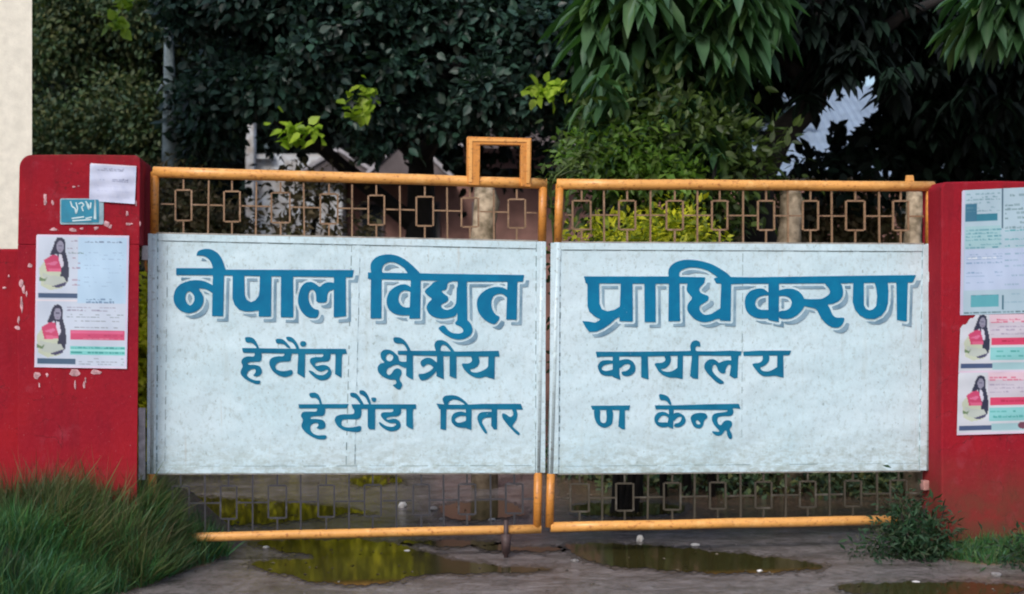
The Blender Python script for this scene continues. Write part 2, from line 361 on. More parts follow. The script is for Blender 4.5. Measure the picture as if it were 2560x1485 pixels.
link('shaft', bevelled(mesh_py('shaft', fr+bk, [(0, 1, 2, 3), (7, 6, 5, 4), (0, 4, 5, 1), (1, 5, 6, 2), (2, 6, 7, 3), (3, 7, 4, 0)]), .004), M['red'], pl)
pr = empty('gate_pillar', G(2450, 1400, 0), label='wide red gate pillar on the right covered with posters and notices', cat='pillar')
prism('shaft', [(2354, 1440), (2354, 470), (2362, 455), (2500, 452), (2760, 458), (2760, 1440)], .2, .27, M['red'], pr, .01)
def scraps(name, parent, lst, mat, off):
    V = []; Fc = []
    for (x, y, wd, ht) in lst:
        n = 9; b0 = len(V); 
        for k in range(n):
            a = 2*math.pi*k/n; r = random.uniform(.45, 1.0)
            V.append(G(x+wd/2*r*math.cos(a), y+ht/2*r*math.sin(a), off+random.uniform(.001, .003)))
        V.append(G(x, y, off+.004))
        for k in range(n): Fc.append((b0+n, b0+(k+1) % n, b0+k))
    link(name, mesh_py(name, V, Fc), mat, parent, kind='stuff')
scraps('torn_paper', pl, [(112, 492, 14, 26), (131, 506, 10, 16), (113, 505, 12, 22), (186, 467, 14, 6), (196, 465, 8, 5), (134, 573, 24, 13), (183, 574, 22, 14), (204, 572, 14, 10), (240, 571, 18, 12),
  (268, 560, 20, 22), (276, 566, 12, 12), (322, 560, 26, 8), (318, 534, 10, 16), (350, 560, 6, 20), (75, 664, 16, 20), (52, 708, 14, 24), (58, 725, 10, 34), (54, 760, 12, 50), (66, 735, 8, 20), (46, 800, 9, 30), (44, 820, 20, 18),
  (92, 938, 24, 22), (118, 938, 10, 18), (98, 962, 6, 22), (190, 932, 44, 22), (240, 930, 32, 20), (188, 962, 7, 30), (210, 962, 7, 26), (214, 950, 5, 20), (335, 480, 8, 30), (340, 510, 8, 20)], M['scrap'], .2005)
scraps('torn_paper', bw, [(10, 720, 12, 10), (22, 690, 6, 8), (-40, 800, 20, 30)], M['scrap'], .1205)

# posters: colour attribute on a fine sheet
class Canvas:
    def __init__(s, w, h, bg): s.w = w; s.h = h; s.a = np.empty((h, w, 3)); s.a[:] = bg; s.Y, s.X = np.mgrid[0:h, 0:w]
    def poly(s, pts, c, al=1.0):
        p = np.array(pts, float); ins = np.zeros((s.h, s.w), bool); n = len(p)
        for i in range(n):
            x0, y0 = p[i]; x1, y1 = p[(i+1) % n]
            if y0 == y1: continue
            cond = ((s.Y < y0) != (s.Y < y1)) & (s.X < (x1-x0)*(s.Y-y0)/(y1-y0)+x0); ins ^= cond
        s.a[ins] = s.a[ins]*(1-al)+np.array(c)*al
    def rect(s, x0, y0, x1, y1, c, al=1.0): s.poly([(x0, y0), (x1, y0), (x1, y1), (x0, y1)], c, al)
    def ell(s, cx, cy, rx, ry, c, al=1.0):
        m_ = ((s.X-cx)/rx)**2+((s.Y-cy)/ry)**2 < 1; s.a[m_] = s.a[m_]*(1-al)+np.array(c)*al
    def lines(s, x0, x1, ys, c, th=2, al=.7, gap=.22):
        for y in ys:
            x = x0
            while x < x1:
                wd = random.uniform(4, 14)
                if random.random() > gap:
                    s.poly([(x, y+random.uniform(-.6, .6)), (min(x+wd, x1), y+random.uniform(-.6, .6)), (min(x+wd, x1), y+th), (x, y+th)], c, al*random.uniform(.5, 1))
                x += wd+random.uniform(1, 3)
def paper(name, cv, quad, off, parent=None, step=2, **kw):
    ny = cv.h//step+1; nx = cv.w//step+1
    u, v_ = np.meshgrid(np.linspace(0, 1, nx), np.linspace(0, 1, ny)); q = np.array(quad, float)
    P = ((1-u)*(1-v_))[..., None]*q[0]+(u*(1-v_))[..., None]*q[1]+(u*v_)[..., None]*q[2]+((1-u)*v_)[..., None]*q[3]
    wv = off+.0075+.0022*np.sin(u*9+v_*4)+.0014*np.sin(v_*17+u*3)+.0010*np.sin(u*31-v_*13)
    V = GA(P.reshape(-1, 2), wv.ravel())
    i = (np.arange(ny-1)[:, None]*nx+np.arange(nx-1)[None]).ravel(); Fq = np.stack([i, i+nx, i+nx+1, i+1], 1)
    uu, vv_ = (i % nx)/nx, (i//nx)/ny; tr_ = kw.pop('tear', 0); jag = .015*np.sin(uu*70)
    Fq = Fq[(uu+vv_*.8+jag > tr_) & ((1-uu)+(1-vv_) > .03+jag)]
    me = mesh_np(name, V, Fq.ravel(), np.full(len(Fq), 4), True)
    ix = np.clip((u*(cv.w-1)).round().astype(int), 0, cv.w-1); iy = np.clip((v_*(cv.h-1)).round().astype(int), 0, cv.h-1)
    C = lin(cv.a[iy, ix]).reshape(-1, 3)*.84; C = np.concatenate([C, np.ones((len(C), 1))], 1)
    ca = me.color_attributes.new('Col', 'FLOAT_COLOR', 'POINT'); ca.data.foreach_set('color', C.astype(np.float32).ravel())
    return link(name, me, M['print'], parent, **kw)
def woman(cv, x, y, s=1.0):            # generic long-haired figure of a poster, feet of the bust at (x,y)
    H = (48, 52, 78); SK = (150, 150, 175)
    f = lambda pts: [(x+a*s, y+b*s) for a, b in pts]
    cv.poly(f([(-42,-8),(-48,-50),(-30,-76),(0,-84),(24,-60),(26,-20),(10,-2),(-20,4)]), (200, 210, 190))
    cv.poly(f([(-36,-72),(-14,-86),(6,-82),(14,-60),(16,-44),(-28,-42)]), (205, 70, 115))
    cv.poly(f([(-30,-62),(-6,-70),(0,-66),(-10,-58)]), (235, 150, 190), .6)
    cv.poly(f([(-26,-52),(14,-50),(14,-44),(-22,-42)]), (235, 120, 160), .7)
    cv.poly(f([(-22,-84),(-14,-104),(-10,-118),(-4,-128),(6,-130),(15,-124),(18,-108),(18,-92),(24,-70),(28,-40),(24,-18),(12,-10),(4,-24),(8,-50),(2,-74),(-4,-88),(-12,-84)]), H)
    cv.poly(f([(0,-88),(8,-86),(14,-60),(8,-52),(2,-70)]), (215, 215, 235))
    cv.ell(x+4*s, y-106*s, 9*s, 15*s, SK); cv.rect(x-1*s, y-109*s, x+9*s, y-106*s, (60, 60, 90), .7); cv.rect(x+1*s, y-98*s, x+7*s, y-96*s, (120, 90, 120), .6)
    cv.poly(f([(-40,-40),(-20,-34),(14,-30),(22,-16),(-6,-6),(-34,-12)]), (190, 200, 195))
    cv.poly(f([(-14,-6),(10,-14),(22,-18),(18,-8),(0,-2)]), (70, 70, 105))
    cv.poly(f([(-46,-30),(-34,-24),(-26,-30),(-32,-18),(-46,-20)]), (90, 120, 80), .8)
cv = Canvas(232, 334, (205, 218, 238))
cv.rect(106, 0, 232, 170, (188, 220, 248)); cv.rect(0, 0, 232, 5, (225, 215, 240)); cv.rect(0, 0, 5, 334, (225, 215, 240)); cv.rect(226, 0, 232, 334, (215, 205, 235)); cv.rect(0, 328, 232, 334, (225, 215, 240))
woman(cv, 56, 136, 1.0); woman(cv, 52, 304, 1.0)
cv.rect(8, 147, 105, 160, (70, 95, 130)); cv.rect(8, 310, 103, 324, (70, 100, 130)); cv.rect(0, 163, 106, 167, (235, 228, 240))
cv.lines(78, 104, (14, 32), (120, 100, 130), 3); cv.lines(120, 214, (16,), (90, 100, 130), 3, .8); cv.lines(82, 130, (44,), (80, 110, 110), 3); cv.lines(92, 112, (56, 70, 82, 100, 112, 124), (140, 80, 110), 3)
cv.lines(120, 220, (44, 50, 60, 76, 84, 94, 106, 118, 128), (120, 150, 190), 2, .5); cv.lines(126, 196, (160, 166), (80, 110, 150), 4, .7); cv.lines(80, 200, (180, 187), (120, 110, 140), 3, .7); cv.lines(80, 220, (198, 204), (90, 110, 120), 3, .8)
cv.lines(100, 210, (214, 230), (100, 110, 120), 3, .8); cv.rect(90, 238, 224, 262, (215, 80, 125)); cv.rect(92, 240, 220, 246, (235, 120, 165), .7); cv.lines(120, 220, (250,), (150, 40, 80), 3); cv.lines(120, 220, (258,), (240, 190, 210), 2)
cv.rect(90, 278, 226, 300, (130, 215, 215)); cv.lines(92, 226, (281, 292), (40, 140, 140), 4, .9, .05); cv.rect(90, 286, 226, 290, (185, 240, 240), .7); cv.lines(112, 224, (309, 316, 322), (100, 110, 125), 2)
paper('poster', cv, [(91, 586), (323, 589), (317, 922), (86, 918)], .2, label='white poster of two identical long haired women in pink tops, on the left pillar', cat='poster')
cv = Canvas(116, 96, (205, 214, 242)); cv.rect(0, 0, 116, 3, (232, 225, 242)); cv.lines(20, 84, (10, 14), (120, 130, 160), 3, .8); cv.lines(18, 50, (32, 40), (110, 130, 170), 2, .7); cv.lines(58, 96, (36, 41), (90, 100, 140), 3, .9); cv.lines(20, 100, (54, 66, 80), (170, 180, 215), 2, .5)
paper('notice', cv, [(225, 408), (341, 415), (337, 510), (223, 502)], .203, label='small white paper notice stuck at the top corner of the left pillar', cat='notice')
# blue number plate
sg = empty('number_plate', G(206, 527, .2), label='small cyan enamel number plate below the paper notice on the left pillar', cat='plate')
def rr(x0, y0, x1, y1, r): return arc(x0+r, y0+r, r, r, 180, 90, 4)+arc(x1-r, y0+r, r, r, 90, 0, 4)+arc(x1-r, y1-r, r, r, 0, -90, 4)+arc(x0+r, y1-r, r, r, -90, -180, 4)
prism('rim', rr(150, 496, 259, 561, 4), .206, .005, M['rim'], sg)
prism('plate', rr(153, 499, 247, 556, 3), .2085, .002, M['signblue'], sg)
Vs = []; Fs = []
for st in [[(176,503),(180,516),(188,521),(190,534),(194,521),(190,506)], [(196,510),(204,506),(210,512),(204,518),(208,528)], [(214,503),(222,514),(222,524),(216,506)], [(226,521),(227,506)], [(238,500),(236,548)], [(238,500),(239,548)], [(179,546),(210,542)], [(214,546),(230,543)], [(181,552),(228,549)]]:
    for a, c_ in zip(st[:-1], st[1:]):
        d = np.array(c_, float)-a; nrm = np.array((-d[1], d[0]))/max(np.hypot(*d), .01)*1.7; k = len(Vs)
        Vs += [G(*(np.array(a)+nrm), .2100), G(*(np.array(a)-nrm), .2100), G(*(np.array(c_)-nrm), .2100), G(*(np.array(c_)+nrm), .2100)]; Fs.append((k, k+1, k+2, k+3))
link('painted_number', mesh_py('painted_number', Vs, Fs), M['signwhite'], sg)
# right pillar sheets
cv = Canvas(200, 312, (178, 205, 222)); cv.rect(0, 0, 8, 312, (205, 200, 228))
cv.rect(10, 35, 38, 80, (60, 120, 150)); cv.rect(38, 62, 88, 80, (50, 130, 155)); cv.lines(12, 94, (10, 18, 24, 32, 44, 52), (110, 150, 165), 4, .8); cv.rect(10, 92, 96, 145, (165, 205, 215)); cv.lines(12, 98, (100, 108, 116, 124, 136, 143), (70, 140, 160), 4, .8)
cv.rect(10, 150, 200, 250, (190, 208, 238)); cv.lines(14, 100, (160, 166, 172, 181, 205, 214, 230), (110, 150, 190), 3, .7); cv.lines(18, 86, (168,), (240, 248, 255), 4, .9); cv.rect(26, 262, 92, 292, (95, 175, 190)); cv.lines(28, 92, (262,), (60, 120, 140), 3)
cv.rect(98, 0, 101, 100, (80, 110, 130)); cv.lines(104, 196, (16, 40, 50, 60, 72, 84, 96), (110, 140, 150), 5, .8); cv.lines(104, 196, (104, 126, 142), (70, 160, 170), 4, .9); cv.lines(104, 196, (160, 176, 190, 214, 236, 260, 280), (130, 170, 195), 4, .7); cv.rect(100, 265, 102, 300, (60, 110, 130)); cv.lines(10, 196, (304,), (80, 110, 120), 4, .9, .05)
paper('notice', cv, [(2405, 476), (2610, 466), (2612, 782), (2400, 788)], .2, label='large pale blue printed notice sheet at the top of the right pillar', cat='notice')
def sideposter(quad, lab, h, bl):
    cv = Canvas(200, h, (212, 218, 230)); cv.rect(74, 0, 200, 20, (232, 205, 222)); cv.rect(74, 20, 200, 62, (205, 200, 215))
    woman(cv, 52, h*.76, .86); cv.rect(6, h*.84, 84, h*.92, (72, 92, 132)); cv.lines(78, 196, (12, 18), (215, 60, 100), 4, .8); cv.lines(78, 196, (30, 38, 48), (150, 140, 170), 3, .7)
    cv.rect(80, h*.40, 200, h*.52, (222, 70, 112)); cv.lines(88, 196, (h*.45,), (170, 30, 70), 4, .8); cv.rect(78, h*.56, 200, h*.78, (140, 208, 212)); cv.lines(80, 196, (h*.62, h*.70), (50, 150, 145), 4, .8)
    cv.rect(84, h*.82, 200, h*.94, (165, 205, 215)); cv.rect(0, h-6, 200, h, (225, 205, 228))
    if bl: cv.ell(158, h*.86, 12, 9, (120, 70, 90))
    paper('poster', cv, quad, .2025, label=lab, cat='poster', tear=.17 if not bl else 0)
sideposter([(2402, 788), (2600, 784), (2600, 930), (2396, 932)], 'upper of two portrait posters with pink band on the right pillar', 146, False)
sideposter([(2396, 932), (2600, 930), (2600, 1082), (2392, 1088)], 'lower of two portrait posters with pink band on the right pillar', 156, True)

# ------------------------------------------------------------------ lettering (outlines in photo pixels -> thin paint film)
GS = 1.25
def sd_polys(polys, holes, X, Y):
    def one(p):
        n = len(p); d2 = np.full(X.shape, 1e12); ins = np.zeros(X.shape, bool)
        for i in range(n):
            ax, ay = p[i]; bx, by = p[(i+1) % n]; ex, ey = bx-ax, by-ay
            L = ex*ex+ey*ey+1e-9; t = np.clip(((X-ax)*ex+(Y-ay)*ey)/L, 0, 1)
            d2 = np.minimum(d2, (X-ax-t*ex)**2+(Y-ay-t*ey)**2)
            if ay != by: ins ^= ((Y < ay) != (Y < by)) & (X < ex*(Y-ay)/(ey)+ax)
        d = np.sqrt(d2); return np.where(ins, -d, d)
    s = None
    for p in polys:
        q = one(p); s = q if s is None else np.minimum(s, q)
    for h in holes: s = np.maximum(s, -one(h))
    return s
def film(name, S, x0, y0, off, mat, parent, fn=None, gs=GS):
    ny, nx = S.shape; ins = S < 0; vid = {}; V = []; Fc = []
    def vert(kx, ky):
        key = (round(kx, 3), round(ky, 3))
        if key not in vid: vid[key] = len(V); V.append((x0+kx*gs, y0+ky*gs))
        return vid[key]
    full = ins[:-1, :-1] & ins[1:, :-1] & ins[:-1, 1:] & ins[1:, 1:]; anyi = ins[:-1, :-1] | ins[1:, :-1] | ins[:-1, 1:] | ins[1:, 1:]
    for j in range(ny-1):
        row = full[j]; k = 0
        while k < nx-1:
            if row[k]:
                e = k
                while e < nx-1 and row[e]: e += 1
                Fc.append([vert(k, j), vert(k, j+1), vert(e, j+1), vert(e, j)]); k = e
            else: k += 1
    for j, k in zip(*np.nonzero(anyi & ~full)):
        cs = [(k, j), (k, j+1), (k+1, j+1), (k+1, j)]; vals = [S[j, k], S[j+1, k], S[j+1, k+1], S[j, k+1]]; out = []
        for a in range(4):
            c_ = (a+1) % 4
            if vals[a] < 0: out.append(vert(*cs[a]))
            if (vals[a] < 0) != (vals[c_] < 0):
                t = vals[a]/(vals[a]-vals[c_]); t = min(max(t, .02), .98)
                out.append(vert(cs[a][0]+(cs[c_][0]-cs[a][0])*t, cs[a][1]+(cs[c_][1]-cs[a][1])*t))
        if len(set(out)) >= 3: Fc.append(out)
    P = GA(np.array(V), off) if fn is None else fn(V)
    if fn is not None: Fc = [f[::-1] for f in Fc] if False else Fc
    cnt = [len(f) for f in Fc]
    return link(name, mesh_np(name, P, np.concatenate([np.array(f) for f in Fc]), cnt), mat, parent)
CR = {'A': (420, 610, 6.645), 'B': (640, 610, 6.646), 'C': (900, 620, 6.091), 'D': (1080, 620, 6.092), 'E': (1440, 630, 6.646), 'F': (1640, 630, 6.646), 'G': (1840, 640, 6.961), 'H': (2080, 640, 6.9625),
      'J': (590, 830, 8.690), 'K': (930, 830, 7.636), 'L': (1480, 840, 9.692), 'M': (1720, 840, 9.0), 'N': (740, 960, 7.875), 'O': (1080, 970, 10.08), 'Q': (1460, 970, 11.245), 'R': (1620, 970, 10.08)}
W = {}
W['nepal'] = [
 ('A','p',[(135,400),(740,402),(950,425),(1595,428),(3087,432),(3067,555),(1500,532),(900,520),(135,515)]),
 ('A','c',[(470,200),(490,115),(600,78),(720,85),(830,150),(900,250),(940,380),(965,450),(750,450),(740,370),(705,285),(650,222),(580,192),(480,188)]),
 ('A','p',[(750,420),(925,420),(930,560),(915,1200),(730,1195),(745,500)]),
 ('A','c',[(85,880),(125,740),(230,645),(400,598),(560,602),(660,640),(760,690),(760,830),(640,748),(490,730),(585,850),(592,960),(545,1060),(460,1125),(330,1158),(195,1105),(105,1000)]),
 ('A','h',[(360,775),(435,850),(442,940),(380,1030),(315,990),(280,900),(305,805)]),
 ('A','p',[(1075,500),(1265,500),(1275,850),(1310,930),(1380,965),(1450,935),(1505,860),(1530,700),(1550,1095),(1400,1120),(1280,1120),(1180,1090),(1105,1010),(1070,900)]),
 ('A','p',[(1527,500),(1717,500),(1710,1205),(1505,1205)]),
 ('B','p',[(415,500),(615,500),(620,1220),(410,1215)]), ('B','p',[(1295,500),(1490,500),(1495,1200),(1290,1220)]),
 ('B','c',[(1320,650),(1200,628),(1120,655),(1055,722),(1000,665),(920,625),(820,635),(745,715),(700,850),(695,980),(735,1095),(815,1190),(900,1228),(1030,1225),(1050,1090),(970,1085),(900,1010),(865,900),(875,800),(930,745),(985,790),(1000,880),(1000,975),(1180,975),(1180,850),(1210,775),(1320,750)])]
W['vidyut'] = [
 ('C','p',[(120,372),(960,385),(1096,390),(2501,410),(2481,512),(1646,512),(960,492),(120,470)]),
 ('C','c',[(185,440),(158,320),(162,225),(220,155),(300,112),(420,93),(540,106),(660,156),(780,245),(880,345),(960,440),(750,440),(690,320),(610,258),(520,215),(430,215),(360,252),(328,320),(350,440)]),
 ('C','p',[(190,380),(330,380),(325,1072),(160,1072),(165,480)]), ('C','p',[(775,450),(925,450),(915,1072),(750,1075)]),
 ('C','c',[(800,620),(720,556),(640,548),(535,586),(445,660),(405,760),(405,870),(445,950),(530,1008),(640,1028),(790,1022),(790,900),(680,908),(610,862),(580,780),(602,688),(660,646),(740,650),(800,690)]),
 ('D','c',[(40,500),(-20,570),(-85,620),(-118,660),(-76,720),(10,770),(-60,835),(-90,900),(-60,990),(24,1052),(140,1078),(260,1065),(400,1020),(400,500)]),
 ('D','h',[(236,515),(380,515),(374,700),(368,850),(310,920),(210,948),(142,908),(135,860),(200,832),(250,795),(245,740),(190,705),(130,650),(225,635)]),
 ('D','p',[(390,500),(530,500),(538,1130),(385,1130)]),
 ('D','c',[(385,1090),(540,1090),(600,1165),(622,1250),(595,1325),(520,1375),(420,1400),(310,1380),(205,1325),(130,1265),(88,1215),(185,1165),(240,1250),(310,1295),(400,1305),(470,1290),(478,1240),(430,1190),(340,1160)]),
 ('D','p',[(1150,490),(1300,490),(1290,1092),(1130,1090)]),
 ('D','c',[(1170,650),(1080,600),(975,586),(850,615),(745,690),(685,780),(680,880),(706,980),(775,1075),(880,1145),(965,1168),(1045,1050),(960,1012),(910,920),(900,810),(935,728),(1010,695),(1085,700),(1170,780)])]
W['pradhi'] = [
 ('E','p',[(130,405),(1540,405),(2149,420),(2130,518),(1330,528),(160,520)]),
 ('F','p',[(960,440),(1110,395),(1240,415),(1595,420),(1595,520),(1250,535),(1000,520)]), ('G','p',[(-20,375),(1949,345),(1949,475),(-20,483)]), ('H','p',[(-30,350),(1465,330),(1405,458),(-30,475)]),
 ('E','p',[(190,490),(385,490),(390,860),(430,950),(520,985),(640,960),(720,910),(750,870),(760,1060),(660,1110),(560,1200),(460,1270),(340,1322),(220,1328),(160,1250),(105,1148),(200,1152),(320,1172),(410,1120),(310,1070),(220,990),(190,900)]),
 ('E','p',[(745,490),(940,490),(945,1155),(720,1150)]), ('E','p',[(1135,490),(1320,490),(1325,1165),(1140,1165)]),
 ('F','p',[(215,390),(390,390),(400,1147),(205,1152)]),
 ('F','c',[(212,450),(200,300),(255,215),(340,160),(470,126),(640,130),(800,160),(940,206),(1080,284),(1200,364),(1270,450),(1050,440),(960,372),(860,305),(740,268),(600,252),(480,272),(385,325),(385,450)]),
 ('F','c',[(530,470),(830,480),(770,545),(712,610),(735,675),(800,705),(880,730),(868,805),(790,850),(725,890),(720,965),(790,1045),(900,1038),(980,990),(1090,920),(1090,1110),(1000,1110),(900,1155),(780,1172),(655,1125),(575,1052),(512,960),(525,860),(610,765),(555,700),(505,640),(515,560)]),
 ('F','p',[(1085,480),(1250,480),(1240,1147),(1060,1140)]),
 ('G','p',[(565,450),(750,450),(745,1152),(560,1112)]),
 ('G','c',[(580,650),(480,562),(360,565),(245,605),(172,690),(148,800),(165,925),(225,1015),(340,1078),(460,1092),(590,1085),(590,935),(440,938),(360,905),(325,820),(370,728),(460,688),(590,678)]),
 ('G','c',[(735,600),(850,570),(960,565),(1065,595),(1140,655),(1198,755),(1198,865),(1135,965),(1045,1048),(920,1098),(800,1095),(745,1070),(745,955),(870,948),(950,900),(975,800),(940,728),(860,692),(735,700)]),
 ('G','c',[(1520,460),(1830,460),(1868,600),(1858,700),(1795,785),(1680,835),(1585,838),(1640,920),(1680,1030),(1750,1078),(1895,1065),(1868,1175),(1795,1245),(1690,1250),(1575,1188),(1482,1085),(1435,985),(1385,910),(1230,885),(1170,860),(1170,740),(1260,752),(1500,748),(1590,692),(1640,640),(1620,560)]),
 ('H','p',[(370,440),(555,440),(555,850),(590,920),(650,945),(710,930),(770,870),(785,700),(770,560),(740,450),(970,450),(985,620),(975,820),(940,940),(860,1040),(740,1098),(600,1092),(480,1030),(400,930),(360,800)]),
 ('H','p',[(1120,440),(1320,440),(1300,1140),(1130,1112)])]
W['hetauda'] = [
 ('J','p',[(130,345),(1100,362),(2385,365),(2412,475),(2300,475),(1500,475),(150,450)]),
 ('J','c',[(180,112),(310,105),(395,145),(455,240),(515,380),(465,380),(420,295),(340,230),(215,232)]),
 ('J','c',[(405,420),(560,420),(550,650),(400,645),(280,655),(240,690),(290,715),(430,712),(525,745),(572,850),(535,935),(450,972),(360,945),(430,880),(425,800),(340,802),(262,850),(228,930),(275,988),(355,1035),(450,1055),(535,1052),(515,1135),(430,1132),(300,1078),(185,1015),(100,920),(98,840),(155,740),(105,650),(145,565),(260,522),(405,540)]),
 ('J','c',[(1000,420),(1230,420),(1195,520),(1190,645),(1000,640),(900,668),(850,730),(862,805),(960,848),(1080,848),(1210,812),(1245,890),(1195,945),(1060,988),(925,948),(795,855),(722,720),(722,615),(795,545),(930,522),(1030,528),(1060,480)]),
 ('J','c',[(850,145),(1000,145),(1065,195),(1200,350),(1120,345),(1040,262),(960,252),(875,252)]), ('J','c',[(1070,105),(1190,98),(1265,155),(1335,255),(1385,380),(1320,380),(1268,275),(1208,212),(1125,198)]),
 ('J','c',[(1385,255),(1410,205),(1460,192),(1510,210),(1532,255),(1510,305),(1460,322),(1408,305)]),
 ('J','p',[(1345,440),(1510,440),(1500,520),(1492,1000),(1330,900),(1350,520)]),
 ('J','c',[(1890,440),(2060,440),(2040,640),(1800,645),(1708,682),(1730,745),(1880,708),(2005,735),(2078,840),(2058,965),(1965,1038),(1840,1055),(1735,1008),(1635,925),(1560,832),(1655,845),(1755,932),(1880,942),(1970,898),(2008,830),(1960,812),(1870,865),(1765,842),(1675,755),(1602,660),(1612,575),(1700,538),(1900,548)]),
 ('J','p',[(2155,440),(2320,440),(2300,540),(2290,995),(2150,912),(2160,540)])]
W['kshetriya'] = [
 ('K','p',[(490,358),(1200,358),(1600,372),(2420,358),(2432,468),(2310,468),(1360,462),(770,445),(495,430)]),
 ('K','c',[(392,100),(520,98),(605,145),(678,228),(755,385),(690,385),(640,275),(590,222),(425,215)]),
 ('K','c',[(158,400),(215,338),(320,333),(405,370),(455,420),(505,460),(515,560),(620,570),(670,560),(660,700),(570,662),(490,618),(400,640),(290,700),(270,770),(310,828),(370,800),(405,730),(480,685),(558,718),(568,800),(522,880),(530,930),(588,1000),(535,1108),(455,1075),(385,1010),(465,990),(460,908),(330,908),(205,856),(112,765),(102,670),(155,595),(250,585),(172,510)]),
 ('K','h',[(335,410),(395,440),(408,490),(380,545),(330,562),(280,540),(260,485),(285,430)]),
 ('K','p',[(660,420),(780,420),(785,912),(700,870),(650,830)]),
 ('K','c',[(1260,600),(1130,495),(1030,488),(922,555),(932,635),(980,678),(1040,612),(1120,622),(1178,680),(1100,750),(990,796),(872,798),(925,928),(1030,918),(1135,848),(1215,765),(1260,700)]),
 ('K','p',[(1240,440),(1360,440),(1370,902),(1230,842)]),
 ('K','c',[(1225,380),(1185,260),(1205,185),(1270,150),(1350,155),(1435,195),(1505,275),(1590,390),(1520,390),(1460,305),(1390,245),(1335,245),(1305,300),(1315,380)]),
 ('K','p',[(1480,440),(1610,440),(1612,892),(1480,842)]),
 ('K','c',[(1880,440),(2030,440),(2058,570),(2025,645),(1950,698),(1860,712),(1900,768),(2000,776),(2110,738),(2210,680),(2240,560),(2300,760),(2335,850),(2260,885),(2170,845),(2080,882),(1960,868),(1845,805),(1752,712),(1700,595),(1850,605),(1920,550)]),
 ('K','p',[(2222,440),(2345,440),(2338,905),(2250,875),(2215,700)])]
W['karyalaya'] = [
 ('L','p',[(90,380),(1100,380),(2100,368),(2420,358),(2540,358),(2540,475),(2100,475),(1350,495),(700,495),(220,500),(120,518)]),
 ('L','p',[(500,480),(660,480),(665,920),(695,1065),(500,985)]),
 ('L','c',[(520,600),(380,578),(225,595),(152,680),(132,760),(185,885),(255,948),(350,965),(520,975),(540,800),(430,832),(320,850),(240,820),(228,770),(300,700),(400,680),(530,665)]),
 ('L','c',[(640,600),(780,558),(900,562),(998,625),(1060,740),(1048,862),(975,938),(850,980),(742,955),(700,865),(830,848),(910,790),(932,700),(860,670),(770,700),(660,800),(620,700)]),
 ('L','p',[(1190,470),(1350,470),(1372,1055),(1190,1000)]),
 ('L','c',[(1740,460),(1890,460),(1920,560),(1888,682),(1785,785),(1655,802),(1720,852),(1850,872),(1970,840),(2090,750),(2190,900),(2190,1040),(2060,1010),(1880,1010),(1735,958),(1625,875),(1562,772),(1498,655),(1700,650),(1790,590)]),
 ('L','p',[(2075,460),(2205,460),(2200,1030),(2150,1040),(2060,1000)]),
 ('M','p',[(90,420),(240,420),(228,968),(100,945),(45,900)]), ('M','c',[(70,370),(42,220),(95,112),(190,90),(268,132),(288,245),(200,222),(160,270),(190,370)]),
 ('M','p',[(0,342),(600,342),(950,328),(1205,343),(1190,438),(1100,445),(700,445),(0,432)]), ('M','p',[(1242,350),(1600,328),(2325,328),(2280,432),(2140,435),(1250,448)]),
 ('M','c',[(1010,555),(880,538),(780,565),(695,610),(645,555),(560,512),(455,532),(372,618),(360,720),(425,825),(525,928),(615,1018),(715,1078),(800,1075),(815,1035),(710,960),(605,870),(542,780),(548,680),(600,628),(650,680),(670,765),(740,838),(840,850),(845,740),(900,650),(950,640),(1010,700)]),
 ('M','p',[(960,420),(1140,420),(1125,600),(1115,940),(1040,952),(935,890),(980,600)]),
 ('M','c',[(1680,410),(1810,410),(1840,500),(1805,595),(1725,668),(1610,702),(1660,782),(1770,800),(1890,770),(2030,680),(2140,760),(2140,940),(2060,918),(1960,888),(1830,908),(1700,908),(1595,846),(1522,755),(1425,615),(1600,608),(1680,550)]),
 ('M','p',[(2010,420),(2145,420),(2152,942),(2080,915),(2000,820)])]
W['hetauda2'] = [
 ('N','p',[(45,398),(1042,393),(1000,478),(60,480)]), ('N','p',[(1088,398),(2362,398),(2366,490),(1120,490)]),
 ('N','c',[(250,178),(370,163),(455,213),(520,400),(468,395),(438,305),(380,266),(280,272)]),
 ('N','c',[(415,450),(580,450),(565,630),(400,630),(290,642),(270,690),(400,685),(525,704),(582,768),(577,866),(480,898),(390,864),(440,830),(438,770),(350,766),(282,820),(278,900),(332,975),(420,1015),(612,1000),(585,1094),(420,1088),(275,1018),(152,925),(96,820),(145,710),(86,620),(135,542),(280,540),(415,545)]),
 ('N','c',[(1120,460),(1295,460),(1278,700),(1000,694),(910,702),(888,760),(900,820),(990,858),(1150,848),(1290,812),(1278,938),(1150,948),(965,922),(825,848),(752,720),(782,634),(880,598),(1060,596),(1140,588),(1150,530)]),
 ('N','c',[(1060,168),(1180,174),(1245,246),(1345,410),(1270,405),(1190,285),(1130,266),(1072,246)]), ('N','c',[(1242,123),(1340,123),(1418,215),(1485,395),(1428,395),(1378,275),(1318,220),(1252,196)]),
 ('N','c',[(1470,262),(1590,268),(1568,358),(1500,348)]),
 ('N','p',[(1410,470),(1560,470),(1555,895),(1440,890),(1410,840)]),
 ('N','c',[(1910,460),(2075,460),(2058,628),(1850,644),(1775,662),(1790,708),(1950,674),(2046,735),(2068,832),(2005,908),(1870,938),(1755,898),(1642,805),(1630,732),(1762,828),(1900,848),(1978,802),(1958,768),(1860,776),(1745,726),(1660,620),(1692,553),(1920,555)]),
 ('N','p',[(2170,470),(2312,470),(2300,560),(2308,892),(2220,860),(2170,820)])]
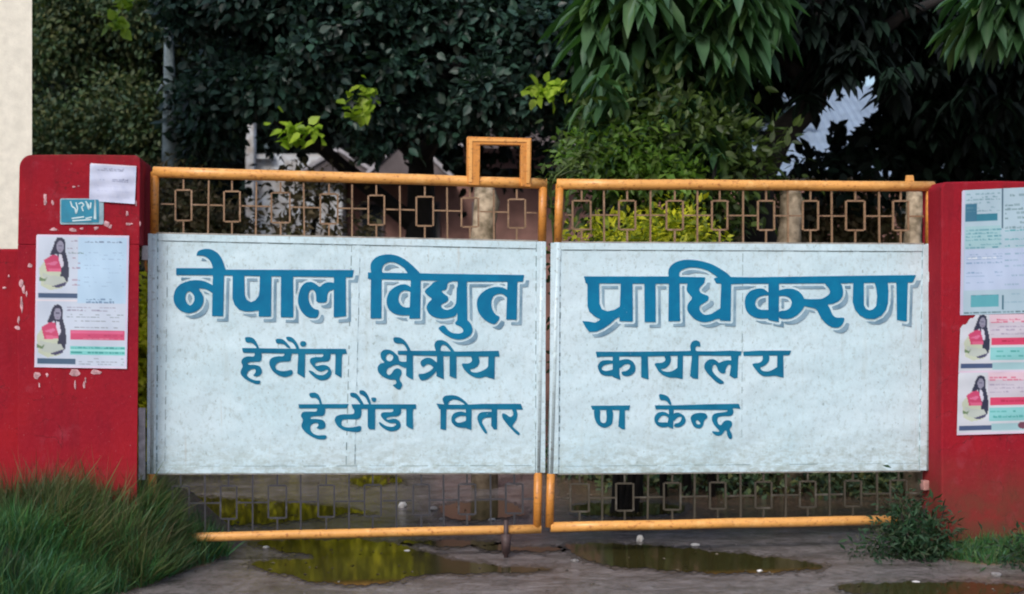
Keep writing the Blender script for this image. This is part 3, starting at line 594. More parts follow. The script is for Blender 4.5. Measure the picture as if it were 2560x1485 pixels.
W['vitar'] = [
 ('O','p',[(110,392),(400,418),(900,418),(1250,398),(2240,398),(2295,545),(2110,540),(1300,533),(900,533),(180,533)]),
 ('O','c',[(340,460),(272,340),(262,255),(325,192),(480,176),(625,193),(768,275),(940,435),(860,440),(760,355),(660,305),(540,284),(445,322),(405,400),(380,460)]),
 ('O','p',[(215,510),(365,510),(355,1062),(210,1032)]), ('O','p',[(850,510),(1000,510),(992,1062),(860,1012)]),
 ('O','c',[(890,645),(780,592),(650,592),(532,645),(482,750),(492,866),(575,958),(700,1000),(900,1010),(910,795),(800,850),(650,882),(578,820),(578,770),(680,708),(780,698),(890,720)]),
 ('O','p',[(1500,510),(1640,510),(1640,1042),(1560,1042),(1490,950)]),
 ('O','c',[(1540,598),(1350,594),(1215,612),(1142,700),(1142,800),(1192,925),(1262,1048),(1345,1152),(1402,1135),(1335,1000),(1262,880),(1262,800),(1350,742),(1540,742)]),
 ('O','c',[(2000,510),(2110,510),(2158,640),(2138,785),(2085,865),(2025,942),(2055,1005),(2235,1150),(2170,1202),(1995,1028),(1872,888),(1770,750),(1760,635),(1855,648),(1960,738),(2040,700),(2050,620)])]
W['na'] = [
 ('Q','p',[(190,498),(1300,488),(1270,622),(240,612)]),
 ('Q','c',[(275,590),(458,590),(448,820),(462,950),(540,990),(620,970),(640,800),(615,600),(825,600),(808,985),(724,1068),(600,1120),(475,1098),(362,1005),(292,850)]),
 ('Q','p',[(1000,600),(1150,600),(1155,1165),(1060,1150),(965,1080)])]
W['kendra'] = [
 ('R','p',[(165,435),(700,435),(1500,408),(2290,396),(2332,525),(2150,505),(2100,555),(900,545),(200,535)]),
 ('R','c',[(265,140),(440,172),(540,245),(605,430),(540,420),(490,345),(420,305),(300,308)]),
 ('R','p',[(520,510),(650,510),(640,700),(635,1030),(470,965),(530,700)]),
 ('R','c',[(550,690),(460,612),(350,592),(235,622),(160,720),(160,835),(222,940),(340,995),(500,985),(530,862),(250,868),(258,800),(320,718),(390,686),(470,708),(540,780)]),
 ('R','c',[(640,635),(740,610),(855,652),(942,738),(952,862),(885,938),(780,995),(650,982),(672,888),(780,878),(842,800),(850,718),(770,728),(700,778),(640,860)]),
 ('R','c',[(1455,632),(1300,620),(1140,652),(1070,730),(1082,825),(1142,958),(1215,1010),(1325,1022),(1398,935),(1410,820),(1515,740)]), ('R','h',[(1250,795),(1338,910),(1230,918),(1196,830)]),
 ('R','c',[(2000,520),(2160,520),(2140,708),(1850,705),(1752,742),(1742,830),(1782,926),(1850,936),(1895,848),(2000,800),(2120,845),(2120,955),(2045,1040),(2120,1160),(2122,1280),(2055,1290),(1990,1190),(1985,1066),(1942,1066),(1866,1180),(1760,1212),(1652,1158),(1595,1082),(1760,1106),(1815,1088),(1692,965),(1610,832),(1610,715),(1672,632),(2010,598)])]
def word(key, off, parent, shade, mat, title):
    polys = []; holes = []
    for cr, k, pts in W[key]:
        ox, oy, s = CR[cr]; p = np.array(pts, float)/s+np.array((ox, oy))
        if k != 'p': p = chaikin(p, 2)
        (holes if k == 'h' else polys).append(p)
    allp = np.concatenate(polys); x0, y0 = allp.min(0)-26; x1, y1 = allp.max(0)+30
    X, Y = np.meshgrid(np.arange(x0, x1, GS), np.arange(y0, y1, GS))
    S = sd_polys(polys, holes, X, Y)
    o = film('painted_word', S, x0, y0, off, mat, parent); o['label'] = title
    if shade:
        S2 = sd_polys([p+np.array((12.5, 13.5)) for p in polys], [h+np.array((12.5, 13.5)) for h in holes], X, Y)
        S3 = np.maximum(S2, -(S-6.2))
        if S3.min() < 0: film('painted_shade', S3, x0, y0, off-.0007, M['shade_paint'], parent)['kind'] = 'stuff'

M['damp'] = simple('damp dark margin', (.10, .085, .078), .25, .4, 30, .5)
def wet(P, grow, z, mat, name):
    sy = 2.6; q = chaikin(P, 2)*np.array((1, sy)); x0, y0 = q.min(0)-40; x1, y1 = q.max(0)+40; y0 = max(y0, 1150*sy)
    X, Y = np.meshgrid(np.arange(x0, x1, 2.5), np.arange(y0, y1, 2.5)); S = sd_polys([q], [], X, Y)-grow
    N = 4*np.sin(X*.05+Y*.021)+3*np.sin(X*.11-Y*.07+1)+2.5*np.sin(X*.23+Y*.17+2)+2*np.sin(X*.41-Y*.33)+1.5*np.sin(X*.77+Y*.61+1)
    S = S+N*(1.0 if grow == 0 else 1.5)
    return film(name, S, x0, y0, None, mat, None, lambda A: np.array([gnd(a, b/sy, z) for a, b in A]), 2.5)
for P in PUDDLES:
    o = wet(P, 0, .006, M['water'], 'puddle'); o['kind'] = 'structure'
    o = wet(P, 14, .003, M['damp'], 'damp_patch'); o['kind'] = 'structure'
# ------------------------------------------------------------------ the gate
PO = .012      # panel front offset
def leaf(side):
    if side == 0:
        root = empty('gate_leaf', G(385, 1343, 0), label='left gate leaf with square lock frame on top, hung on the poster pillar', cat='gate', group='leaves of the double gate')
        TL, TR, BL, BR = (383, 430), (1366, 459), (470, 1343), (1352, 1322)
        stL, stR = 387, 1357; pan = [(371, 584), (1364, 604), (1362, 1182), (368, 1184)]
        verts = [521, 640, 760, 880, 1000, 1118, 1235]; boxes = [(438, 479), (560, 601), (678, 724), (802, 844), (920, 962), (1040, 1082), (1155, 1197), (1272, 1314)]
        gt = lambda x: 440+(x-385)*.030; gb = lambda x: 585+(x-385)*.0195; mid = lambda x: 511+(x-460)*.024
        bt = lambda x: 1184-(x-385)*.003; bb = lambda x: 1343-(x-470)*.024; shift = -8
    else:
        root = empty('gate_leaf', G(2325, 1294, 0), label='right gate leaf without lock frame, reaching the wide red pillar', cat='gate', group='leaves of the double gate')
        TL, TR, BL, BR = (1392, 460), (2334, 466), (1376, 1318), (2240, 1300)
        stL, stR = 1399, 2324; pan = [(1378, 607), (2330, 611), (2322, 1176), (1374, 1184)]
        verts = [1511, 1626, 1743, 1858, 1971, 2080, 2199]; boxes = [(1432, 1477), (1548, 1590), (1666, 1707), (1780, 1820), (1895, 1935), (2006, 2045), (2117, 2161), (2233, 2272)]
        gt = lambda x: 470; gb = lambda x: 606+(x-1380)*.004; mid = lambda x: 537+(x-1400)*.004
        bt = lambda x: 1184-(x-1375)*.009; bb = lambda x: 1318-(x-1376)*.022; shift = -6
    R = .031
    pipe('top_rail', G(*TL), G(*TR), R, M['orange'], root, bends=5)
    if side == 0: pipe('bottom_rail', G(380, 1345), G(*BR), .026, M['orange'], root, bends=5)
    else: pipe('bottom_rail', G(*BL), G(*BR), .029, M['orange'], root, bends=5)
    # stiles: orange above and below the sheet, white where the sheet runs
    rs = .024
    xl0, xr0 = (stL, stR)
    lx = (lambda y: 387-(y-430)*.009) if side == 0 else (lambda y: 1400-(y-430)*.030)
    rx = (lambda y: 1358-(y-430)*.017) if side == 0 else (lambda y: 2325-(y-430)*.012)
    for nm, fx, yt, yb in (('stile', lx, gt(stL), None), ('stile', rx, gt(stR), None)):
        ytop = TL[1] if fx is lx else TR[1]
        px0 = fx(500); a = gb(px0); c_ = bt(px0); e = bb(px0)
        pipe(nm, G(fx(ytop), ytop), G(fx(a), a), rs, M['orange_deep'], root)
        pipe(nm, G(fx(a), a), G(fx(c_), c_), rs*.98, M['white_pipe'], root, label='white painted middle stretch of the stile')
        if not (side == 1 and fx is rx): pipe(nm, G(fx(c_), c_), G(fx(e), e), rs, M['orange_deep'], root)
    sh = prism('sheet_panel', pan, PO, .004, M['sheet'], root)
    # flat border bars, seams
    (ax, ay), (bx, by), (cx_, cy_), (dx, dy) = pan; bwid = 17
    e0 = 24
    prism('border_bar', [(ax+e0, ay), (bx-e0, by), (bx-e0, by+bwid), (ax+e0, ay+bwid)], PO+.006, .005, M['sheet'], root, .001)
    prism('border_bar', [(dx+e0, dy-bwid), (cx_-e0, cy_-bwid), (cx_-e0, cy_), (dx+e0, dy)], PO+.005, .004, M['sheet'], root, .001)
    prism('border_bar', [(ax-1, ay), (ax+22, ay), (dx+22, dy), (dx-1, dy)], PO+.009, .008, M['sheet'], root, .001)
    prism('border_bar', [(bx-22, by), (bx+1, by), (cx_+1, cy_), (cx_-22, cy_)], PO+.009, .008, M['sheet'], root, .001)
    xm = 880 if side == 0 else 1857
    sl_ = -14 if side == 0 else -3
    prism('seam_strip', [(xm, ay+bwid+4), (xm+20, ay+bwid+4), (xm+20+sl_, dy-bwid), (xm+sl_, dy-bwid)], PO+.0012+.001*(side == 0), .0015, M['sheet'], root)
    # dark broken lines along laps
    def line(x0, y0, x1, y1, w_=1.6, sub=11):
        V = []; Fc = []
        for i in range(sub):
            if random.random() < .12: continue
            t0 = i/sub+random.uniform(0, .02); t1 = (i+1)/sub-random.uniform(0, .03); ww = w_*random.uniform(.5, 1.1)
            a = np.array((x0+(x1-x0)*t0, y0+(y1-y0)*t0)); c2 = np.array((x0+(x1-x0)*t1, y0+(y1-y0)*t1)); d = c2-a; n = np.array((-d[1], d[0]))/np.hypot(*d)*ww/2
            k = len(V); V += [G(*(a+n), PO+.0030), G(*(a-n), PO+.0030), G(*(c2-n), PO+.0030), G(*(c2+n), PO+.0030)]; Fc.append((k, k+1, k+2, k+3))
        link('lap_line', mesh_py('lap_line', V, Fc), M['seam'], sh, kind='stuff')
    line(ax+28, ay+bwid+1, bx-26, by+bwid+1); line(dx+30, dy-bwid-1, cx_-26, cy_-bwid-1, 1.5)
    line(ax+23.5, ay+4, dx+23.5, dy-4, 3.2, 24); line(bx-23.5, by+4, cx_-23.5, cy_-4, 2.2, 18)
    if side == 0:
        line(xm-.8, ay+20, xm-.8+sl_, dy-20, 2.2, 18); line(xm+20.8, ay+20, xm+20.8+sl_, dy-20, 1.4, 18); line(ax+48, ay+24, dx+44, dy-24, 1.2, 16)
    else: line(xm, ay+20, xm+sl_, dy-20, 1.2, 16)
    prism('sill_bar', [(ax+20, ay-3.5), (bx-20, by-3.5), (bx-20, by), (ax+20, ay)], .018, .03, M['dirty_trim'], root)
    prism('sill_bar', [(dx+20, dy), (cx_-20, cy_), (cx_-20, cy_+3), (dx+20, dy+3)], .012, .03, M['dirty_trim'], root)
    # geometric grille above and below
    def bar(x0, y0, x1, y1, wpx=4.2, nm='grille_bar', off=.004):
        d = np.array((x1-x0, y1-y0), float); n = np.array((-d[1], d[0]))/np.hypot(*d)*wpx/2
        a = np.array((x0, y0)); c2 = np.array((x1, y1))
        return [tuple(a+n), tuple(a-n), tuple(c2-n), tuple(c2+n)], off
    def bars(nm, segs, gm='grille'):
        V = []; Fc = []
        for q, off in segs:
            f = [G(x, y, off) for x, y in q]; k = len(V); V += f+[p+NRM*.012 for p in f]
            Fc += [(k, k+1, k+2, k+3), (k+7, k+6, k+5, k+4)]+[(k+i, k+4+i, k+4+(i+1) % 4, k+(i+1) % 4) for i in range(4)]
        me = mesh_py(nm, V, Fc); bm = bmesh.new(); bm.from_mesh(me); bmesh.ops.recalc_face_normals(bm, faces=bm.faces); bm.to_mesh(me); bm.free()
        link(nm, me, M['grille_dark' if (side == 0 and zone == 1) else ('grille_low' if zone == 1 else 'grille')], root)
    for zone in (0, 1):
        if zone == 0: T = lambda x: gt(x)+6; B = lambda x: gb(x)-2; Mi = mid; s_ = 0; b0, b1 = .20, .76
        else: T = lambda x: bt(x)+2; B = lambda x: bb(x)-8; Mi = lambda x: bt(x)+(bb(x)-bt(x))*.47; s_ = shift; b0, b1 = .20, .76
        xs = list(verts)
        for x in xs:
            if zone == 1 and side == 1 and x > 2180: pass
            bars('grille_bar', [bar(x+s_+random.uniform(-1.2, 1.2), T(x), x+s_+random.uniform(-1.2, 1.2), B(x))])
        edges = [xl0+12]+[e for b_ in boxes for e in b_]+[xr0-12]
        for (x0, x1) in boxes:
            x0 += random.uniform(-1.5, 1.5); x1 += random.uniform(-1.5, 1.5); h = B(x0)-T(x0); t_ = T(x0)+h*b0; b_ = T(x0)+h*b1; xm_ = (x0+x1)/2+s_; X0 = x0+s_; X1 = x1+s_
            bars('grille_frame', [bar(X0, t_, X0, b_, off=.0045), bar(X1, t_, X1, b_, off=.0045), bar(X0+2.6, t_, X1-2.6, t_), bar(X0+2.6, b_, X1-2.6, b_), bar(xm_, T(x0), xm_, t_-2.6, off=.0035), bar(xm_, b_+2.6, xm_, B(x0), off=.0035)])
        segs = [(edges[i]+s_+2.6, edges[i+1]+s_-2.6) for i in range(0, len(edges), 2)]
        for (x0, x1) in segs:
            inner = [v for v in verts if x0 < v+s_ < x1]; cuts = [x0]+[c for v in inner for c in (v+s_-2.8, v+s_+2.8)]+[x1]
            sg_ = [bar(cuts[i], Mi(cuts[i]), cuts[i+1], Mi(cuts[i+1]), 3.8) for i in range(0, len(cuts), 2)]
            bars('grille_tie', sg_)
    if side == 0:
        off = .030
        lf = prism('lock_frame', [(1168, 462), (1168, 341), (1329, 345), (1327, 468), (1302, 466), (1302, 363), (1201, 361), (1199, 464)], off+.012, .055, M['orange_deep'], root, .004)
        prism('lock_frame_lip', [(1172, 455), (1172, 345), (1326, 349), (1324, 458), (1316, 458), (1317, 355), (1181, 353), (1180, 455)], off+.0175, .0075, M['orange'], lf, .001)
        multi_tube('drop_bolt', [([G(1265, 1300, .035), G(1265, 1398, .035)], [.014, .014]), ([G(1265, 1335, .035), G(1265, 1384, .035)], [.030, .024])], M['iron'], root, 12)
        prism('hinge_lug', [(354, 614), (377, 614), (377, 651), (354, 650)], .02, .05, M['lug'], root, .004)
        multi_tube('hinge_hook', [([G(366, 645), G(364, 660), G(367, 676), G(372, 682)], [.008, .009, .008, .006])], M['orange_deep'], root, 8)
        prism('hinge_plate', [(346, 1020), (363, 1020), (363, 1200), (346, 1200)], .01, .02, M['lug'], root, .002)
        words = [('nepal', True), ('vidyut', True), ('hetauda', False), ('kshetriya', False), ('hetauda2', False), ('vitar', False)]
    else:
        prism('hinge_lug', [(2322, 679), (2357, 679), (2357, 705), (2322, 705)], .03, .05, M['lug'], root, .004)
        prism('hinge_lug', [(2308, 1203), (2346, 1200), (2345, 1224), (2310, 1227)], .03, .05, simple('faded pink hinge', (.42, .22, .20), .6, .4, 20), root, .004)
        prism('rail_nub', [(2268, 438), (2284, 438), (2286, 456), (2266, 456)], .012, .024, M['orange'], root, .002)
        words = [('pradhi', True), ('karyalaya', False), ('na', False), ('kendra', False)]
    tt = {'nepal': 'first bold blue shaded word, top row', 'vidyut': 'second bold blue shaded word, top row', 'pradhi': 'long bold blue shaded word, top row', 'hetauda': 'small blue word starting the middle row',
          'kshetriya': 'second small blue word of the middle row', 'karyalaya': 'last small blue word of the middle row', 'hetauda2': 'small blue word starting the bottom row', 'vitar': 'second small blue word of the bottom row', 'na': 'single small blue letter in the bottom row', 'kendra': 'last small blue word of the bottom row'}
    for k, shd in words: word(k, PO+.0045, sh, shd, M['blue'] if shd else M['blue_small'], tt[k])
leaf(0); leaf(1)

# ------------------------------------------------------------------ foliage
DI = (np.array([(0, 0, 0), (.45, -.5, .1), (1, 0, -.05), (.45, .5, .1)]), [(0, 1, 2), (0, 2, 3)])
LO = (np.array([(0, 0, 0), (.3, -.5, .08), (.68, -.42, 0), (1, 0, -.16), (.68, .42, 0), (.3, .5, .08), (.5, 0, -.03)]), [(0, 1, 2, 6), (6, 2, 3), (6, 3, 4), (0, 6, 4, 5)])
GR = (np.array([(0, -.5, 0), (0, .5, 0), (.5, -.4, .08), (.5, .4, .08), (1, 0, .35)]), [(0, 1, 3, 2), (2, 3, 4)])
LB = (np.array([(0, 0, 0), (.2, -.45, .03), (.5, -.5, .05), (.8, -.22, 0), (1, 0, -.06), (.8, .22, 0), (.5, .5, .05), (.2, .45, .03)]), [(0, 1, 2, 3), (0, 3, 4), (0, 4, 5), (0, 5, 6, 7)])
def unit(a): return a/np.maximum(np.linalg.norm(a, axis=1, keepdims=True), 1e-9)
def leafmesh(name, P, D, Nn, L, Wd, tpl, mat, parent=None, **kw):
    D = unit(D); S = unit(np.cross(D, Nn)); Nn = np.cross(S, D); T, Fc = tpl; n = len(P); k = len(T)
    V = P[:, None]+D[:, None]*(T[None, :, :1]*L[:, None, None])+S[:, None]*(T[None, :, 1:2]*Wd[:, None, None])+Nn[:, None]*(T[None, :, 2:3]*L[:, None, None])
    base = np.arange(n)*k; loops = np.concatenate([np.array(f) for f in Fc]); cnt = np.array([len(f) for f in Fc])
    me = mesh_np(name, V.reshape(-1, 3), (base[:, None]+loops[None]).ravel(), np.tile(cnt, n), False)
    return link(name, me, mat, parent, **kw)
def crown_points(ells, ncl, per, spread):
    vol = np.array([e[3]*e[4]*e[5] for e in ells]); pr_ = vol/vol.sum(); idx = rng.choice(len(ells), ncl, p=pr_)
    E = np.array(ells)[idx]; d = unit(rng.normal(size=(ncl, 3))); r = rng.uniform(.35, 1, ncl)**.5
    C = E[:, :3]+d*r[:, None]*E[:, 3:6]; C = np.repeat(C, per, 0); off = rng.normal(size=(len(C), 3))*spread
    return C+off, off
def inpoly(P, poly):
    x = CX+P[:, 0]/P[:, 1]*F; y = CY-(P[:, 2]-EYE)/P[:, 1]*F; ins = np.zeros(len(P), bool); n = len(poly)
    for i in range(n):
        x0, y0 = poly[i]; x1, y1 = poly[(i+1) % n]
        if y0 != y1: ins ^= ((y < y0) != (y < y1)) & (x < (x1-x0)*(y-y0)/(y1-y0)+x0)
    return ins
def crown(name, ells, ncl, per, spread, L, Wr, tpl, mat, parent, droop=.3, voids=(), **kw):
    P, off = crown_points(ells, ncl, per, spread)
    for v_ in voids:
        k = ~inpoly(P, v_); P = P[k]; off = off[k]
    n = len(P); D = unit(off)+rng.normal(size=(n, 3))*.6; D[:, 2] -= droop
    Nn = rng.normal(size=(n, 3))*.7; Nn[:, 2] += 1; Nn[:, 1] -= .5
    LL = L*rng.uniform(.6, 1.25, n)
    return leafmesh(name, P, D, Nn, LL, LL*Wr, tpl, mat, parent, **kw)
def tree(lab, base, height, lean, ells, crowns, cat='tree', group=None, trunk_mat='bark', r0=.16, limbs=4, top=None, name='tree'):
    t = empty(name, base, label=lab, cat=cat, group=group); b = Vector(base); tp = b+Vector((lean[0], lean[1], height))
    pts = [b+Vector((0, 0, -.3))]+[b.lerp(tp, i/5)+Vector((random.uniform(-.05, .05), random.uniform(-.05, .05), 0)) for i in range(1, 6)]
    multi_tube('trunk', [(pts, [r0*(1.15-.13*i) for i in range(6)])], M[trunk_mat], t, 12, .06)
    sp = []
    for k in range(limbs):
        e = ells[k % len(ells)]; end = Vector(e[:3])+Vector((random.uniform(-.6, .6)*e[3], random.uniform(-.5, .5)*e[4], random.uniform(-.3, .6)*e[5]))
        s0 = pts[random.choice((3, 4, 5))]; m_ = s0.lerp(end, .5)+Vector((random.uniform(-.15, .15), random.uniform(-.15, .15), .15))
        sp.append(([s0, m_, end], [r0*.5, r0*.3, r0*.08]))
    multi_tube('limb', sp, M[trunk_mat], t, 8, .05)
    for c_ in crowns: crown('crown', ells if c_.get('ells') is None else c_['ells'], c_['n'], c_['per'], c_['spread'], c_['L'], c_['W'], c_['tpl'], M[c_['mat']], t, c_.get('droop', .3), c_.get('voids', ()))
    return t
def E(x, y, Y, rx, ry, rz):        # crown lobe centred behind photo pixel (x,y) at depth Y
    p = at(x, y, Y); return (p.x, p.y, p.z, rx, ry, rz)
SKYGAP = [(2012, 190), (2040, 182), (2062, 215), (2078, 196), (2098, 250), (2112, 262), (2108, 190), (2135, 170), (2150, 195), (2190, 172), (2204, 185), (2206, 262), (2190, 280), (2160, 285), (2150, 330), (2120, 318), (2085, 310), (2070, 330), (2095, 380), (2040, 372), (1990, 385), (1945, 385), (2000, 330), (2062, 285), (2050, 240)]
SKYGAP2 = [(1985, 150), (2300, 120), (2320, 330), (2250, 420), (1960, 430), (1960, 300)]
HOLES = [[(1700,170),(1715,165),(1722,180),(1705,185)], [(1860,228),(1880,226),(1882,244),(1862,248)], [(1912,212),(1930,216),(1925,232)], [(1975,178),(2000,180),(1990,198),(1972,192)], [(2245,120),(2270,124),(2272,150),(2248,148)], [(2245,160),(2262,166),(2258,212),(2240,200)],
         [(2255,258),(2300,262),(2298,280),(2258,276)], [(2395,300),(2430,310),(2435,350),(2400,345)], [(2455,250),(2500,245),(2500,285),(2465,282)], [(2452,290),(2475,300),(2465,320)], [(2330,186),(2360,200),(2355,214)], [(2385,250),(2400,262),(2392,276)]]
# fine-leaved tree left
tree('dark green bushy fine leaved tree beside the beige wall', at(150, 742, 15).xy.to_3d(), 3.2, (.2, .3), [E(180, 60, 15, 1.6, 1.3, 1.9), E(330, 260, 15.2, 1.0, 1.1, 1.2), E(120, 330, 14.6, .9, 1, 1.4), E(380, 480, 15.4, 1.2, .8, 1.2)],
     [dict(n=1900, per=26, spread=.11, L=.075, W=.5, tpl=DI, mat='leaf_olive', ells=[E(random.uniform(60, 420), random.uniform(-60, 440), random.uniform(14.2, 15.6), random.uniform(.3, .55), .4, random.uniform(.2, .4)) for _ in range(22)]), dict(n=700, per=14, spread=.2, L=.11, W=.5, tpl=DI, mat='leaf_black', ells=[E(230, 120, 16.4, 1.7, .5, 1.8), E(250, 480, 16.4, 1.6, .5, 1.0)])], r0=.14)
# broad-leaved tree in the middle
LOWCUT = [[(610, 300), (650, 290), (665, 380), (740, 420), (760, 395), (830, 370), (860, 300), (880, 390), (935, 420), (1000, 345), (1020, 350), (1000, 400), (1040, 440), (1070, 350), (1100, 350), (1110, 430), (1165, 455), (600, 455)]]
LOBES = [E(random.uniform(430, 1480), random.uniform(-60, 300), random.uniform(11.8, 12.7), random.uniform(.22, .42), .3, random.uniform(.16, .30)) for _ in range(46)]+[E(1440, 330, 12.2, .25, .3, .25), E(480, 300, 12.6, .2, .2, .3)]
LOBE0 = [E(980, -60, 12.6, 2.0, 1.2, 1.25), E(600, 110, 13, .75, 1.0, 1.0), E(1300, 180, 12.8, .95, .9, 1.0), E(820, 200, 12.4, 1.0, .8, .62), E(570, 320, 13.4, .42, .7, .5), E(1120, 240, 12.4, .8, .7, .5)]
cen = tree('large dark broad leaved tree filling the view above the left gate leaf', (-1.0, 13.6, 0), 3.6, (.1, .2), [E(980, -60, 12.6, 2.0, 1.2, 1.25), E(600, 110, 13, .75, 1.0, 1.0), E(1300, 180, 12.8, .95, .9, 1.0), E(820, 200, 12.4, 1.0, .8, .62), E(570, 320, 13.4, .42, .7, .5), E(1120, 240, 12.4, .8, .7, .5)],
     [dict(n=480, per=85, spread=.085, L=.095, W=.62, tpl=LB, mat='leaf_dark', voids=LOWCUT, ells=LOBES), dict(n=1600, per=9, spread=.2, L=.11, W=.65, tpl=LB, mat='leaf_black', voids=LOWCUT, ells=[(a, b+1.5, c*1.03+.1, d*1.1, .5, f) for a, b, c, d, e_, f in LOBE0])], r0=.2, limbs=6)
for (x, y, s) in ((290, 62, .13), (905, 240, .17), (900, 275, .1), (735, 330, .19), (780, 332, .1), (1385, 220, .13), (1350, 225, .1), (310, 0, .1)):
    p = at(x, y, 11.5); n = int(190*s); P = np.array(p)+rng.normal(size=(n, 3))*np.array((s*.42, s*.3, s*.34)); D = rng.normal(size=(n, 3)); D[:, 2] -= .6
    Nn = rng.normal(size=(n, 3))*.5; Nn[:, 2] += 1; Nn[:, 1] -= .6; LL = rng.uniform(.07, .13, n)
    o = leafmesh('lit_leaves', P, D, Nn, LL, LL*.72, LB, M['leaf_lime'], cen)
    o['label'] = 'cluster of leaves coloured bright lime as if sunlit'
# long hanging leaves (upper right of centre) : rosettes
def rosettes(name, ells, n, L, W_, mat, parent, voids=(), per=9, drp=.9, wid=None):
    P, _ = crown_points(ells, n, 1, .02)
    for v_ in voids: P = P[~inpoly(P, v_)]
    n = len(P); ang = rng.uniform(0, 6.283, (n, per)); dr = rng.uniform(.3, 1.5, (n, per))*drp
    D = np.stack([np.cos(ang), np.sin(ang), -dr], 2).reshape(-1, 3); Pp = np.repeat(P, per, 0)+rng.normal(size=(n*per, 3))*.02
    Nn = np.stack([np.cos(ang), np.sin(ang), 1.2+0*ang], 2).reshape(-1, 3); LL = L*rng.uniform(.6, 1.15, n*per)
    return leafmesh(name, Pp, D, Nn, LL, LL*W_, LO, M[mat], parent)
mg = empty('mango_tree', (2.6, 11.6, 0), label='tree with long drooping leaves hanging above the right gate leaf', cat='tree')
mb = Vector((2.6, 11.6, 0))
multi_tube('trunk', [([at(1895, 742, 11.6).xy.to_3d(), at(1900, 600, 11.6), at(1893, 450, 11.5), at(1950, 340, 11.4), at(2035, 255, 11.3), at(2060, 60, 11.2), at(2040, -200, 11.2)], [.17, .16, .14, .12, .105, .09, .08])], M['bark'], mg, 12, .07)
multi_tube('limb', [([at(2040, 250, 11.3), at(1900, 60, 11), at(1700, -60, 10.6)], [.08, .05, .02]), ([at(2045, 220, 11.3), at(2250, 40, 11), at(2450, -40, 10.8)], [.08, .05, .02]), ([at(1760, -40, 10.7), at(1650, 20, 10.4)], [.03, .01])], M['bark'], mg, 8, .05)
rosettes('crown', [E(1700, 10, 10.4, .72, .5, .42), E(1560, 80, 10.6, .35, .4, .42), E(1800, 60, 10.4, .25, .3, .3)], 85, .46, .24, 'leaf_mango', mg, per=8)
rosettes('crown', [E(2480, -10, 10.2, .30, .3, .22)], 16, .44, .24, 'leaf_mango', mg)
rosettes('crown', [E(2050, 20, 11.4, 1.0, .8, .42), E(2420, 130, 11.6, .7, .7, .8), E(2140, 180, 11.0, .5, .3, .35), E(1880, 150, 11.6, .45, .5, .45)], 620, .26, .28, 'leaf_black', mg, [SKYGAP]+HOLES)
rosettes('crown', [E(1600, 200, 10.9, .42, .5, .5), E(1740, 260, 11, .42, .5, .45), E(1520, 290, 10.2, .16, .3, .5), E(1540, 300, 10.8, .22, .4, .4), E(1680, 330, 10.5, .45, .4, .3)], 330, .30, .22, 'leaf_mango', mg, per=7)
# dark tree far right
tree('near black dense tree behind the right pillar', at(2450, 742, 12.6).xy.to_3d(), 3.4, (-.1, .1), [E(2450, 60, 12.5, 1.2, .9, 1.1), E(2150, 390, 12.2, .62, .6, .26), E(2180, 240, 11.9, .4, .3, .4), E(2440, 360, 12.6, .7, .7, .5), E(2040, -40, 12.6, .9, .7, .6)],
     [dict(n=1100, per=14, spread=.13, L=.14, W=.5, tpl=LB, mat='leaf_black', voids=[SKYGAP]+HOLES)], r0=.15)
# green shrub climbing beside the meeting stiles
sh_ = empty('shrub', at(1620, 742, 10.4).xy.to_3d(), label='tall fresh green shrub behind the left end of the right gate leaf', cat='shrub')
multi_tube('stem', [([at(1600+60*k, 742, 10.4).xy.to_3d(), at(1560+70*k, 560, 10.3), at(1520+90*k, 400, 10.2)], [.03, .024, .01]) for k in range(4)], M['bark'], sh_, 7)
crown('foliage', [E(1640, 370, 10.3, .5, .5, .30), E(1780, 400, 10.5, .45, .5, .25), E(1640, 500, 10.4, .6, .35, .4), E(1560, 340, 10.6, .2, .4, .2)], 330, 16, .16, .10, .42, LB, M['leaf_shrub'], sh_, voids=[[(1690,360),(1800,330),(1820,450),(1700,450)], [(1530,330),(1575,300),(1590,360),(1550,380)]])
crown('foliage', [E(1520, 400, 10.0, .28, .3, .18), E(1640, 440, 10.0, .4, .3, .12), E(1600, 380, 10.0, .3, .2, .12), E(1430, 425, 9.3, .10, .1, .06)], 150, 12, .07, .075, .45, DI, M['leaf_fresh'], sh_)
vn = empty('vine', G(1385, 1200, 0), label='thin bright green creeper where the two gate leaves meet', cat='vine')
multi_tube('stem', [([G(1383, 1200, -.03), G(1380, 900, -.035), G(1384, 600, -.03), G(1376, 470, -.03), G(1390, 440, .01), G(1440, 400, -.05), G(1470, 380, -.1)], [.006]*7), ([G(1378, 455, 0), G(1345, 440, .03), G(1365, 448, .04)], [.005]*3), ([G(1385, 446, 0), G(1420, 430, 0), G(1455, 425, -.02)], [.005]*3)], M['leaf_shrub'], vn, 6)
P = []; 
for (a, c_, n) in (((1383, 560), (1378, 460), 26), ((1375, 450), (1440, 400), 40), ((1385, 448), (1470, 425), 40), ((1440, 400), (1500, 370), 40), ((1384, 1180), (1380, 620), 60), ((1350, 442), (1378, 452), 8)):
    for i in range(n):
        t = random.random(); P.append(G(a[0]+(c_[0]-a[0])*t+random.uniform(-7, 7)*(.4 if n == 60 else 1.4), a[1]+(c_[1]-a[1])*t+random.uniform(-9, 9), random.uniform(-.09, -.02)))
P = np.array(P); n = len(P); D = rng.normal(size=(n, 3)); Nn = rng.normal(size=(n, 3))*.5; Nn[:, 2] += 1; Nn[:, 1] -= .8; LL = rng.uniform(.035, .075, n)
leafmesh('foliage', P, D, Nn, LL, LL*.45, DI, M['leaf_shrub'], vn)
